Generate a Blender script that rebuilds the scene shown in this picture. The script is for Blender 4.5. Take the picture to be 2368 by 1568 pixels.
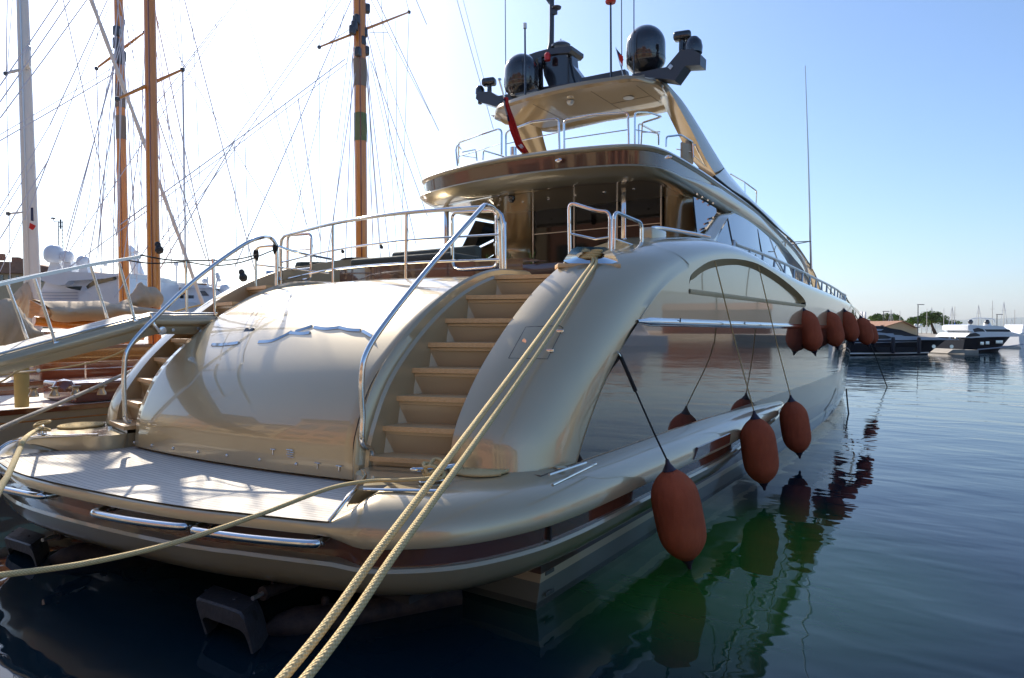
import bpy, bmesh, math, random
from mathutils import Vector, Matrix, noise
random.seed(7)
R = math.radians
sc = bpy.context.scene
for o in list(bpy.data.objects): bpy.data.objects.remove(o)

# ------------------------------------------------------------------ camera
F, CX, CY, YAW, EYE = 1579.0, 1184.0, 784.0, R(34), 2.4
PITCH = math.atan((757 - 784) / F)
cd = bpy.data.cameras.new('camera'); cam = bpy.data.objects.new('camera', cd)
sc.collection.objects.link(cam); sc.camera = cam
cd.sensor_width = 36; cd.lens = 36 * F / 2368; cd.clip_start = 0.05; cd.clip_end = 20000
cam.location = (0, 0, EYE); cam.rotation_euler = (R(90) + PITCH, 0, YAW)

# ------------------------------------------------------------------ sky, sun, exposure
SUN_EL, SUN_AZ = R(34), R(-62.5)          # azimuth from +Y towards +X
w = bpy.data.worlds.new('World'); sc.world = w; w.use_nodes = True
nt = w.node_tree; bg = nt.nodes['Background']
sky = nt.nodes.new('ShaderNodeTexSky'); sky.sky_type = 'NISHITA'; sky.sun_disc = False
sky.sun_elevation = SUN_EL; sky.sun_rotation = SUN_AZ
sky.altitude = 0; sky.air_density = 1.0; sky.dust_density = 1.2; sky.ozone_density = 6.2
nt.links.new(sky.outputs[0], bg.inputs[0]); bg.inputs[1].default_value = 0.13
ld = bpy.data.lights.new('sun', 'SUN'); ld.energy = 4.8; ld.angle = R(0.5); ld.color = (1, .91, .78)
sun = bpy.data.objects.new('sun', ld); sc.collection.objects.link(sun)
sd = Vector((math.sin(SUN_AZ) * math.cos(SUN_EL), math.cos(SUN_AZ) * math.cos(SUN_EL), math.sin(SUN_EL)))
sun.rotation_euler = sd.to_track_quat('Z', 'Y').to_euler(); sun.location = sd * 100
vs = sc.view_settings; vs.view_transform = 'Standard'; vs.look = 'None'; vs.exposure = 0.62; vs.gamma = 1
vs.use_curve_mapping = False
sc.cycles.max_bounces = 8; sc.cycles.caustics_reflective = False; sc.cycles.caustics_refractive = False
sc.cycles.sample_clamp_indirect = 6

# ------------------------------------------------------------------ measuring helper: a ray of the surveyed camera cut with a real plane
def Q(px, py, x=None, y=None, z=None, d=None, s=None):
    X = (px - CX) / F; V = -(py - CY) / F
    c, sn = math.cos(PITCH), math.sin(PITCH)
    f = c - V * sn; up = sn + V * c
    r = Vector((math.cos(YAW) * X - math.sin(YAW) * f, math.sin(YAW) * X + math.cos(YAW) * f, up))
    o = Vector((0, 0, EYE))
    if x is not None: t = x / r.x
    elif y is not None: t = y / r.y
    elif z is not None: t = (z - EYE) / r.z
    elif d is not None: t = d
    else:                                   # s: a function (y, z) -> x, a curved side surface
        xx = -3.9
        for _ in range(40):
            t = xx / r.x; p = o + r * t; xx = .5 * xx + .5 * s(p.y, p.z)
        t = xx / r.x
    return o + r * t
V = Vector
XC = -6.3                                   # centreline of the big yacht
def mir(p): return V((2 * XC - p[0], p[1], p[2]))

# ------------------------------------------------------------------ objects
COL = sc.collection
def tag(o, label=None, cat=None, group=None, kind=None):
    if label: o['label'] = label
    if cat: o['category'] = cat
    if group: o['group'] = group
    if kind: o['kind'] = kind
    return o
def thing(name, loc, label, cat, group=None, rz=0):
    o = bpy.data.objects.new(name, None); COL.objects.link(o); o.location = loc; o.rotation_euler.z = rz
    o.empty_display_size = .2
    return tag(o, label, cat, group)
def copy_tree(o, parent=None):
    c = o.copy(); COL.objects.link(c)
    if parent is not None: c.parent = parent
    for ch in list(KIDS.get(o.name, [])):
        k = copy_tree(ch, c); KIDS.setdefault(c.name, []).append(k)
    return c
KIDS = {}; TWIN = {}

def cat_rom(pts, n):
    """smooth resample of a polyline, n points per span"""
    P = [V(p) for p in pts]; out = []
    for i in range(len(P) - 1):
        p0 = P[i - 1] if i else P[0] * 2 - P[1]; p1, p2 = P[i], P[i + 1]
        p3 = P[i + 2] if i + 2 < len(P) else P[-1] * 2 - P[-2]
        for k in range(n):
            t = k / n
            out.append(.5 * ((2 * p1) + (-p0 + p2) * t + (2 * p0 - 5 * p1 + 4 * p2 - p3) * t * t + (-p0 + 3 * p1 - 3 * p2 + p3) * t ** 3))
    out.append(P[-1]); return out
def resample(pts, n):
    P = [V(p) for p in pts]; L = [0]
    for a, b in zip(P, P[1:]): L.append(L[-1] + (b - a).length)
    out = []; j = 0
    for i in range(n):
        s = L[-1] * i / (n - 1)
        while j < len(P) - 2 and L[j + 1] < s: j += 1
        t = (s - L[j]) / max(1e-9, L[j + 1] - L[j]); out.append(P[j].lerp(P[j + 1], min(1, t)))
    return out

class MB:
    def __init__(s): s.v = []; s.f = []; s.m = []; s._half = None; s.post = None
    def add(s, vs, fs, mi=0):
        b = len(s.v); s.v += [tuple(p) for p in vs]
        for f in fs: s.f.append([b + i for i in f]); s.m.append(mi)
        return s
    def grid(s, rows, close=False, mi=0, cap=False, skip=None):
        n = len(rows[0]); vs = [p for r in rows for p in r]; fs = []
        for i in range(len(rows) - 1):
            for j in range(n if close else n - 1):
                k = (j + 1) % n
                if skip and skip(i, j): continue
                fs.append([i * n + j, i * n + k, (i + 1) * n + k, (i + 1) * n + j])
        if cap:
            fs.append(list(range(n))[::-1]); fs.append([(len(rows) - 1) * n + j for j in range(n)])
        return s.add(vs, fs, mi)
    def tube(s, pts, r, n=10, mi=0, cap=True, closed=False):
        P = [V(p) for p in pts]; rows = []
        N = len(P); up = None
        for i, p in enumerate(P):
            a = P[i - 1] if (i or closed) else P[0]; b = P[(i + 1) % N] if (i < N - 1 or closed) else P[-1]
            t = (b - a).normalized()
            if up is None:
                up = V((0, 0, 1)) if abs(t.z) < .95 else V((1, 0, 0))
                up = (up - t * up.dot(t)).normalized()
            else:
                u2 = up - t * up.dot(t)
                up = u2.normalized() if u2.length > 1e-5 else t.orthogonal().normalized()
            sd_ = t.cross(up); rr = r[i] if hasattr(r, '__len__') else r
            rows.append([p + (up * math.cos(2 * math.pi * k / n) + sd_ * math.sin(2 * math.pi * k / n)) * rr for k in range(n)])
        if closed: rows.append(rows[0]); cap = False
        return s.grid(rows, True, mi, cap)
    def rod(s, a, b, r, n=8, mi=0): return s.tube([a, b], r, n, mi)
    def box(s, c, d, rz=0, mi=0, bev=0, M=None):
        x, y, z = d[0] / 2, d[1] / 2, d[2] / 2
        if bev:
            return s.rbox(c, d, bev, rz, mi, M)
        vs = [V((i * x, j * y, k * z)) for i in (-1, 1) for j in (-1, 1) for k in (-1, 1)]
        Rm = M if M is not None else Matrix.Rotation(rz, 3, 'Z')
        vs = [V(c) + Rm @ p for p in vs]
        return s.add(vs, [[0, 1, 3, 2], [4, 6, 7, 5], [0, 4, 5, 1], [2, 3, 7, 6], [0, 2, 6, 4], [1, 5, 7, 3]], mi)
    def rbox(s, c, d, b, rz=0, mi=0, M=None):
        bm = bmesh.new(); bmesh.ops.create_cube(bm, size=1)
        for q in bm.verts: q.co = V((q.co.x * d[0], q.co.y * d[1], q.co.z * d[2]))
        bmesh.ops.bevel(bm, geom=bm.edges[:], offset=min(b, min(d) * .45), segments=3, profile=.5, affect='EDGES')
        Rm = M if M is not None else Matrix.Rotation(rz, 3, 'Z')
        bm.verts.index_update()
        s.add([V(c) + Rm @ q.co for q in bm.verts], [[q.index for q in f.verts] for f in bm.faces], mi); bm.free()
        return s
    def lathe(s, prof, c=(0, 0, 0), n=24, axis='Z', mi=0, M=None):
        rows = []
        for r, h in prof:
            row = []
            for k in range(n):
                a = 2 * math.pi * k / n; q = V((r * math.cos(a), r * math.sin(a), h))
                if axis == 'Y': q = V((q.x, q.z, q.y))
                if axis == 'X': q = V((q.z, q.y, q.x))
                if M is not None: q = M @ q
                row.append(V(c) + q)
            rows.append(row)
        return s.grid(rows, True, mi, True)
    def prism(s, poly, off, mi=0):
        """closed polygon (3D, planar-ish) extruded by vector off"""
        n = len(poly); A = [V(p) for p in poly]; B = [p + V(off) for p in A]
        fs = [list(range(n))[::-1], [n + i for i in range(n)]] + [[i, (i + 1) % n, n + (i + 1) % n, n + i] for i in range(n)]
        return s.add(A + B, fs, mi)
    def strip(s, A, B, off=None, mi=0):
        """ribbon between two polylines; with off it is thickened"""
        n = max(len(A), len(B)); A = resample(A, n); B = resample(B, n)
        if off is None: return s.grid([A, B], False, mi)
        o = V(off); A2 = [p + o for p in A]; B2 = [p + o for p in B]
        return s.grid(list(zip(*[A, B, B2, A2])), True, mi, True)
    def mirror(s, only=False):
        b = len(s.v); v = [tuple(mir(p)) for p in s.v]; s._half = (b, len(s.f))
        f2 = [[i + b for i in f][::-1] for f in s.f]; s.v += v; s.f += f2; s.m += list(s.m); return s
    def mirrored(s):
        t = MB(); t.post = s.post; t.v = [tuple(mir(p)) for p in s.v]; t.f = [f[::-1] for f in s.f]; t.m = list(s.m); return t
    def build(s, name, mats, parent=None, smooth=35, fix=True, split=False):
        if s._half and len(s.v) == 2 * s._half[0] and min(abs(p[0] - XC) for p in s.v) > .02:
            h = MB(); h.v = s.v[:s._half[0]]; h.f = s.f[:s._half[1]]; h.m = s.m[:s._half[1]]; h.post = s.post
            a = h.build(name, mats, parent, smooth, fix, split)
            b = h.mirrored().build(name, mats, TWIN.get(parent.name, parent) if parent else None, smooth, fix, split)
            TWIN[a.name] = b; return a
        if split:
            par = list(range(len(s.v)))
            def fd(i):
                while par[i] != i: par[i] = par[par[i]]; i = par[i]
                return i
            for f in s.f:
                for i in f[1:]: par[fd(i)] = fd(f[0])
            G = {}
            for f, m_ in zip(s.f, s.m): G.setdefault(fd(f[0]), []).append((f, m_))
            out = None
            for fs in G.values():
                h = MB(); h.post = s.post; idx = {}
                for f, m_ in fs:
                    for i in f:
                        if i not in idx: idx[i] = len(h.v); h.v.append(s.v[i])
                    h.f.append([idx[i] for i in f]); h.m.append(m_)
                o_ = h.build(name, mats, parent, smooth, fix); out = out or o_
            return out
        me = bpy.data.meshes.new(name); me.from_pydata([tuple(s.post(p)) for p in s.v] if s.post else s.v, [], s.f)
        mats = mats if isinstance(mats, (list, tuple)) else [mats]
        for m in mats: me.materials.append(m)
        me.polygons.foreach_set('material_index', s.m)
        if fix:
            bm = bmesh.new(); bm.from_mesh(me)
            bmesh.ops.remove_doubles(bm, verts=bm.verts[:], dist=1e-5)
            bmesh.ops.dissolve_degenerate(bm, edges=bm.edges[:], dist=1e-6)
            bmesh.ops.recalc_face_normals(bm, faces=bm.faces[:]); bm.to_mesh(me); bm.free()
        if smooth:
            me.polygons.foreach_set('use_smooth', [True] * len(me.polygons))
            try: me.set_sharp_from_angle(angle=R(smooth))
            except Exception: pass
        me.update()
        o = bpy.data.objects.new(name, me); COL.objects.link(o)
        if parent is not None:
            o.parent = parent; ML = parent_matrix(parent); o.matrix_parent_inverse = ML.inverted()
            KIDS.setdefault(parent.name, []).append(o)
        return o
def parent_matrix(p):
    M = Matrix.Identity(4)
    while p is not None:
        L = p.matrix_basis if p.type != 'EMPTY' else Matrix.LocRotScale(p.location, p.rotation_euler, p.scale)
        M = (p.matrix_parent_inverse @ L if p.parent else L) @ M; p = p.parent
    return M

# ------------------------------------------------------------------ materials
def sk_(m): m.post = SKEW; return m
def mat(name, col, rough=.5, metal=0., coat=0., spec=.5, bump=None, var=None, em=None, ior=None, cior=None, coatr=.03, alpha=None, trans=None):
    m = bpy.data.materials.new(name); m.use_nodes = True; t = m.node_tree; b = t.nodes['Principled BSDF']
    b.inputs['Base Color'].default_value = (*col, 1); b.inputs['Roughness'].default_value = rough
    b.inputs['Metallic'].default_value = metal; b.inputs['Coat Weight'].default_value = coat
    b.inputs['Coat Roughness'].default_value = coatr; b.inputs['Specular IOR Level'].default_value = spec
    if cior: b.inputs['Coat IOR'].default_value = cior
    if ior: b.inputs['IOR'].default_value = ior
    if trans: b.inputs['Transmission Weight'].default_value = trans
    if alpha is not None: b.inputs['Alpha'].default_value = alpha
    tc = t.nodes.new('ShaderNodeTexCoord')
    if var:                                  # (scale, second colour, amount)
        n = t.nodes.new('ShaderNodeTexNoise'); n.inputs['Scale'].default_value = var[0]; n.inputs['Detail'].default_value = 6
        n.inputs['Roughness'].default_value = .65
        t.links.new(tc.outputs['Object'], n.inputs['Vector'])
        r = t.nodes.new('ShaderNodeValToRGB'); r.color_ramp.elements[0].position = .5 - var[2]; r.color_ramp.elements[1].position = .5 + var[2]
        r.color_ramp.elements[0].color = (*col, 1); r.color_ramp.elements[1].color = (*var[1], 1)
        t.links.new(n.outputs['Fac'], r.inputs['Fac']); t.links.new(r.outputs['Color'], b.inputs['Base Color'])
    if bump:                                 # (scale, strength)
        n2 = t.nodes.new('ShaderNodeTexNoise'); n2.inputs['Scale'].default_value = bump[0]; n2.inputs['Detail'].default_value = 4
        t.links.new(tc.outputs['Object'], n2.inputs['Vector'])
        bp = t.nodes.new('ShaderNodeBump'); bp.inputs['Strength'].default_value = bump[1]; bp.inputs['Distance'].default_value = .02
        t.links.new(n2.outputs['Fac'], bp.inputs['Height']); t.links.new(bp.outputs['Normal'], b.inputs['Normal'])
    return m
M = {}
M['paint'] = mat('champagne_paint', (.52, .42, .25), .31, .38, 1.0, bump=(1.6, .010), coatr=.01, cior=1.65)
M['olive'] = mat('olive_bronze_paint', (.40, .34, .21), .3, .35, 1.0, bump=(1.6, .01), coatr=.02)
M['paint_soft'] = mat('champagne_gelcoat', (.50, .395, .25), .42, .25, .35, bump=(60, .01), coatr=.2)
M['bronze'] = mat('bronze_lacquer', (.42, .30, .15), .28, .45, 1.0, bump=(2.5, .02), cior=1.7)
M['reveal'] = mat('bronze_reveal', (.62, .47, .25), .5, .1, .0)
M['brown'] = mat('dark_brown_gloss', (.10, .034, .020), .15, .0, 1.0, bump=(2.2, .01), cior=1.6)
M['panel'] = mat('dark_hull_gloss', (.40, .325, .27), .035, .92, 0, bump=(.7, .03))
M['chrome'] = mat('polished_steel', (.78, .77, .75), .10, 1.0)
M['alu'] = mat('satin_aluminium', (.62, .62, .6), .3, .9)
M['glass'] = mat('dark_tinted_glass', (.012, .018, .026), .03, 0, 1.0, spec=.9)
M['doorglass'] = mat('smoked_door_glass', (.008, .006, .006), .04, spec=.35)
M['sideglass'] = mat('blue_side_glass', (.03, .05, .08), .03, .35, 1.0, spec=1.)
M['black'] = mat('black_lacquer', (.016, .016, .02), .16, 0, 1.0)
M['grey'] = mat('anthracite_paint', (.05, .055, .065), .38, .2, .3)
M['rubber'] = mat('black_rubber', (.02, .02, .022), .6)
M['white'] = mat('white_gelcoat', (.78, .79, .8), .25, 0, .6, var=(1.5, (.7, .71, .72), .3))
M['cream'] = mat('cream_hull', (.84, .76, .60), .25, 0, .8, var=(1.2, (.66, .6, .47), .3))
M['canvas'] = mat('beige_canvas', (.62, .49, .34), .9, 0, bump=(9, .5), var=(3, (.5, .39, .27), .3))
M['greencover'] = mat('olive_grey_cover', (.075, .085, .07), .8, 0, bump=(14, .4))
def fender_cloth():
    m = mat('brick_red_fender_cloth', (.52, .13, .06), .95, 0, spec=.15, var=(3.5, (.36, .085, .045), .25)); t = m.node_tree; b = t.nodes['Principled BSDF']
    tc = t.nodes.new('ShaderNodeTexCoord'); bp0 = None
    for sc_, st, ds, mp_s in ((150, .5, .01, (1, 1, 1)), (3.2, .9, .05, (1, 1, .35)), (14, .5, .02, (1, 1, .25))):
        mp = t.nodes.new('ShaderNodeMapping'); mp.inputs['Scale'].default_value = mp_s; t.links.new(tc.outputs['Object'], mp.inputs[0])
        n = t.nodes.new('ShaderNodeTexNoise'); n.inputs['Scale'].default_value = sc_; n.inputs['Detail'].default_value = 3; t.links.new(mp.outputs[0], n.inputs['Vector'])
        bp = t.nodes.new('ShaderNodeBump'); bp.inputs['Strength'].default_value = st; bp.inputs['Distance'].default_value = ds; t.links.new(n.outputs['Fac'], bp.inputs['Height'])
        if bp0: t.links.new(bp0.outputs['Normal'], bp.inputs['Normal'])
        bp0 = bp
    t.links.new(bp0.outputs['Normal'], b.inputs['Normal']); return m
M['fender'] = fender_cloth()
M['fenderend'] = mat('dark_purple_rubber', (.035, .022, .04), .5)
M['dome'] = mat('white_dome', (.75, .76, .78), .3)
M['darkline'] = mat('black_cord', (.018, .018, .017), .8, bump=(120, .6))
M['red'] = mat('red_cloth', (.55, .02, .015), .85, bump=(20, .5))
M['navy'] = mat('navy_cloth', (.02, .03, .09), .85)
M['whitecloth'] = mat('white_cloth', (.75, .73, .7), .85)
M['redlens'] = mat('red_lens', (.7, .02, .015), .3)
M['tile'] = mat('terracotta_tile', (.36, .19, .11), .9, bump=(6, .8), var=(2.5, (.23, .12, .08), .2))
M['stucco'] = mat('ochre_stucco', (.62, .47, .29), .9, bump=(8, .2), var=(.8, (.52, .38, .22), .3))
M['stucco2'] = mat('rose_stucco', (.55, .27, .18), .9, bump=(8, .2), var=(.8, (.46, .22, .14), .3))
M['stone'] = mat('quay_stone', (.38, .34, .28), .85, bump=(3, .5), var=(1.3, (.27, .24, .2), .25))
M['mahog'] = mat('varnished_mahogany', (.23, .06, .022), .18, 0, .9, var=(3, (.16, .04, .016), .3))
M['leaf'] = mat('pine_needles', (.075, .14, .02), .9, var=(.35, (.17, .26, .035), .14))
M['bark'] = mat('pine_bark', (.12, .075, .05), .95, bump=(6, .8))
M['hills'] = mat('far_hills', (.10, .13, .10), 1.0)
M['yacht_grey'] = mat('dark_grey_hull', (.030, .030, .040), .4, .0, 0, spec=.12)
M['farglass'] = mat('dark_cabin_glass', (.015, .018, .028), .3, spec=.3)
M['yacht_black'] = mat('black_blue_hull', (.010, .011, .018), .4, 0, 0, spec=.12)
M['silver'] = mat('silver_hull', (.34, .37, .44), .4, .2, .1)
M['blue'] = mat('blue_sign', (.02, .12, .42), .5)
M['cast'] = mat('grey_cast_metal', (.06, .062, .075), .5, .35, bump=(26, .35), var=(4, (.05, .045, .045), .2))
M['castdark'] = mat('black_marine_metal', (.014, .012, .016), .6, .0, 0, spec=.2, bump=(26, .3), var=(6, (.05, .035, .03), .12))
M['antifoul'] = mat('green_grey_antifouling', (.05, .058, .05), .55, var=(5, (.09, .095, .075), .2), bump=(12, .3))

def wood(name, c1, c2, scale=(1, 14, 14), rough=.6, coat=0.):
    m = mat(name, c1, rough, 0, coat); t = m.node_tree; b = t.nodes['Principled BSDF']
    tc = t.nodes.new('ShaderNodeTexCoord'); mp = t.nodes.new('ShaderNodeMapping'); mp.inputs['Scale'].default_value = scale
    n = t.nodes.new('ShaderNodeTexNoise'); n.inputs['Scale'].default_value = 3; n.inputs['Detail'].default_value = 8
    r = t.nodes.new('ShaderNodeValToRGB'); r.color_ramp.elements[0].position = .3; r.color_ramp.elements[1].position = .7
    r.color_ramp.elements[0].color = (*c1, 1); r.color_ramp.elements[1].color = (*c2, 1)
    t.links.new(tc.outputs['Object'], mp.inputs[0]); t.links.new(mp.outputs[0], n.inputs['Vector'])
    t.links.new(n.outputs['Fac'], r.inputs[0]); t.links.new(r.outputs[0], b.inputs['Base Color']); return m
M['tread'] = wood('golden_teak', (.80, .54, .28), (.68, .42, .19), (2, 40, 40), .55, .1)
M['mast'] = wood('varnished_spruce', (.78, .30, .04), (.56, .19, .025), (14, 14, .6), .3, .7)
M['boom'] = wood('orange_varnished_wood', (.55, .22, .04), (.34, .12, .02), (1, 14, 14), .3, .6)
M['mastwhite'] = mat('white_mast_paint', (.68, .67, .63), .4, .1, .2)

def teak_deck():
    m = mat('weathered_teak_planking', (.42, .36, .29), .75); t = m.node_tree; b = t.nodes['Principled BSDF']
    g = t.nodes.new('ShaderNodeNewGeometry'); sp = t.nodes.new('ShaderNodeSeparateXYZ'); t.links.new(g.outputs['Position'], sp.inputs[0])
    # planks follow the curved after edge: y' = y - .08 * u^2
    def mth(op, a, bb=None, val=None):
        n = t.nodes.new('ShaderNodeMath'); n.operation = op
        for i, q in enumerate((a, bb)):
            if q is None: continue
            if hasattr(q, 'type'): t.links.new(q, n.inputs[i])
            else: n.inputs[i].default_value = q
        return n.outputs[0]
    u = mth('ADD', sp.outputs['X'], 6.3); u2 = mth('MULTIPLY', u, u); u2 = mth('MULTIPLY', u2, .045)
    y = mth('SUBTRACT', sp.outputs['Y'], u2); yy = mth('DIVIDE', y, .052)
    fr = mth('FRACT', yy); d = mth('ABSOLUTE', mth('SUBTRACT', fr, .5)); seam = mth('GREATER_THAN', d, .44)
    n = t.nodes.new('ShaderNodeTexNoise'); n.inputs['Scale'].default_value = 2.0; n.inputs['Detail'].default_value = 8
    mp = t.nodes.new('ShaderNodeMapping'); mp.inputs['Scale'].default_value = (1.2, 30, 1); t.links.new(g.outputs['Position'], mp.inputs[0]); t.links.new(mp.outputs[0], n.inputs['Vector'])
    r = t.nodes.new('ShaderNodeValToRGB'); r.color_ramp.elements[0].position = .3; r.color_ramp.elements[1].position = .72
    r.color_ramp.elements[0].color = (.64, .57, .47, 1); r.color_ramp.elements[1].color = (.82, .76, .65, 1); t.links.new(n.outputs['Fac'], r.inputs[0])
    mx = t.nodes.new('ShaderNodeMix'); mx.data_type = 'RGBA'; t.links.new(seam, mx.inputs['Factor']); t.links.new(r.outputs[0], mx.inputs['A'])
    mx.inputs['B'].default_value = (.30, .26, .22, 1); t.links.new(mx.outputs['Result'], b.inputs['Base Color'])
    return m
M['teak'] = teak_deck()

def hull_low():                              # painted bands by height above the water
    m = mat('boot_top_bands', (.1, .1, .1), .3, .1, .6); t = m.node_tree; b = t.nodes['Principled BSDF']
    g = t.nodes.new('ShaderNodeNewGeometry'); sp = t.nodes.new('ShaderNodeSeparateXYZ'); t.links.new(g.outputs['Position'], sp.inputs[0])
    mr = t.nodes.new('ShaderNodeMapRange'); mr.inputs['From Min'].default_value = 0; mr.inputs['From Max'].default_value = 1.0
    t.links.new(sp.outputs['Z'], mr.inputs['Value'])
    r = t.nodes.new('ShaderNodeValToRGB'); r.color_ramp.interpolation = 'CONSTANT'; e = r.color_ramp.elements
    e[0].position = 0; e[0].color = (.07, .08, .07, 1); e[1].position = .06; e[1].color = (.17, .18, .15, 1)
    for p, c in ((.235, (.50, .42, .27, 1)), (.315, (.065, .035, .028, 1)), (.60, (.10, .085, .07, 1))):
        q = e.new(p); q.color = c
    t.links.new(mr.outputs[0], r.inputs[0]); t.links.new(r.outputs[0], b.inputs['Base Color'])
    return m
M['hull_low'] = hull_low()

def rope_mat(name, c1, c2):
    m = mat(name, c1, .85, var=(30, c2, .2)); t = m.node_tree; b = t.nodes['Principled BSDF']
    uv = t.nodes.new('ShaderNodeUVMap'); mp = t.nodes.new('ShaderNodeMapping'); mp.inputs['Scale'].default_value = (1, 1, 1)
    mp.inputs['Rotation'].default_value = (0, 0, R(40)); t.links.new(uv.outputs[0], mp.inputs[0])
    ck = t.nodes.new('ShaderNodeTexVoronoi'); ck.inputs['Scale'].default_value = 1.0; ck.inputs['Randomness'].default_value = .15
    t.links.new(mp.outputs[0], ck.inputs['Vector'])
    bp = t.nodes.new('ShaderNodeBump'); bp.inputs['Strength'].default_value = 1.0; bp.inputs['Distance'].default_value = .006; bp.invert = True
    t.links.new(ck.outputs['Distance'], bp.inputs['Height']); t.links.new(bp.outputs['Normal'], b.inputs['Normal'])
    mul = t.nodes.new('ShaderNodeMix'); mul.data_type = 'RGBA'; mul.blend_type = 'MULTIPLY'; mul.inputs['Factor'].default_value = 1
    src = b.inputs['Base Color'].links[0].from_socket; rr = t.nodes.new('ShaderNodeValToRGB')
    rr.color_ramp.elements[0].position = .25; rr.color_ramp.elements[1].position = .75
    rr.color_ramp.elements[0].color = (1, 1, 1, 1); rr.color_ramp.elements[1].color = (.60, .55, .46, 1)
    t.links.new(ck.outputs['Distance'], rr.inputs[0]); t.links.new(src, mul.inputs['A']); t.links.new(rr.outputs[0], mul.inputs['B'])
    t.links.new(mul.outputs['Result'], b.inputs['Base Color']); return m
M['rope'] = rope_mat('braided_beige_rope', (.88, .68, .34), (.78, .59, .28))
M['ropegrey'] = rope_mat('braided_grey_rope', (.5, .47, .42), (.40, .37, .33))
def rope(name, pts, r, m, parent=None, n=12, span=10):
    P = cat_rom(pts, span); P = [P[0]] + P; mb = MB()
    del P[0]; mb.tube(P, r, n); o = mb.build(name, m, parent, fix=False)
    uv = o.data.uv_layers.new(name='uv'); L = [0]
    for a, b in zip(P, P[1:]): L.append(L[-1] + (b - a).length)
    rad = r if not hasattr(r, '__len__') else r[0]
    for f in o.data.polygons:
        if len(f.vertices) != 4: continue
        ks = [(vi % n) for vi in f.vertices]; wrap = max(ks) - min(ks) > 1
        for li, vi in zip(f.loop_indices, f.vertices):
            k = vi % n; k = k + n if (wrap and k == 0) else k
            uv.data[li].uv = (k / n * 9, L[min(vi // n, len(L) - 1)] / rad * 1.3)
    return o

# ================================================================== WATER, GROUND
def water_mat():
    m = mat('harbour_water', (.004, .020, .018), .02, 0, 0, spec=.5, ior=1.333); t = m.node_tree; b = t.nodes['Principled BSDF']
    g = t.nodes.new('ShaderNodeNewGeometry')
    def nz(scale, strength, dist, st=(1, 1, 1), rot=0, prev=None, rough=.5, detail=3):
        mp = t.nodes.new('ShaderNodeMapping'); mp.inputs['Scale'].default_value = st; mp.inputs['Rotation'].default_value = (0, 0, rot)
        t.links.new(g.outputs['Position'], mp.inputs[0]); n = t.nodes.new('ShaderNodeTexNoise')
        n.inputs['Scale'].default_value = scale; n.inputs['Detail'].default_value = detail; n.inputs['Roughness'].default_value = rough; n.inputs['Distortion'].default_value = .4
        t.links.new(mp.outputs[0], n.inputs['Vector']); bp = t.nodes.new('ShaderNodeBump')
        bp.inputs['Strength'].default_value = strength; bp.inputs['Distance'].default_value = dist
        t.links.new(n.outputs['Fac'], bp.inputs['Height'])
        if prev: t.links.new(prev.outputs['Normal'], bp.inputs['Normal'])
        return bp
    a = nz(.5, .24, .10, (1, 1.8, 1), R(34), detail=2); bb = nz(1.9, .11, .028, (1, 2.2, 1), R(20), a, detail=1); c = nz(.07, .4, .22, (1, 1, 1), 0, bb)
    t.links.new(c.outputs['Normal'], b.inputs['Normal'])
    # blue-black water body; by the hull a green patch, shallows plus painted flare
    n = t.nodes.new('ShaderNodeTexNoise'); n.inputs['Scale'].default_value = .35; t.links.new(g.outputs['Position'], n.inputs['Vector'])
    r = t.nodes.new('ShaderNodeValToRGB'); r.color_ramp.elements[0].color = (.004, .014, .024, 1); r.color_ramp.elements[1].color = (.005, .022, .030, 1)
    t.links.new(n.outputs['Fac'], r.inputs[0])
    vd = t.nodes.new('ShaderNodeVectorMath'); vd.operation = 'DISTANCE'; vd.inputs[1].default_value = (-2.2, 7.2, 0); t.links.new(g.outputs['Position'], vd.inputs[0])
    mr = t.nodes.new('ShaderNodeMapRange'); mr.interpolation_type = 'SMOOTHSTEP'   # green of the shallows with the lens flare painted into the colour
    mr.inputs['From Min'].default_value = 1.0; mr.inputs['From Max'].default_value = 3.3; mr.inputs['To Min'].default_value = 1; mr.inputs['To Max'].default_value = 0; t.links.new(vd.outputs['Value'], mr.inputs['Value'])
    mx = t.nodes.new('ShaderNodeMix'); mx.data_type = 'RGBA'; t.links.new(mr.outputs[0], mx.inputs['Factor']); t.links.new(r.outputs[0], mx.inputs['A']); mx.inputs['B'].default_value = (.024, .115, .018, 1)
    t.links.new(mx.outputs['Result'], b.inputs['Base Color'])
    return m
M['water'] = water_mat()
mb = MB(); rows = []
for i in range(41):
    rows.append([V((-9000 + 18000 * j / 40, -9000 + 18000 * i / 40, 0)) for j in range(41)])
mb.grid(rows); tag(mb.build('water', M['water'], fix=False), kind='structure')

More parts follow.
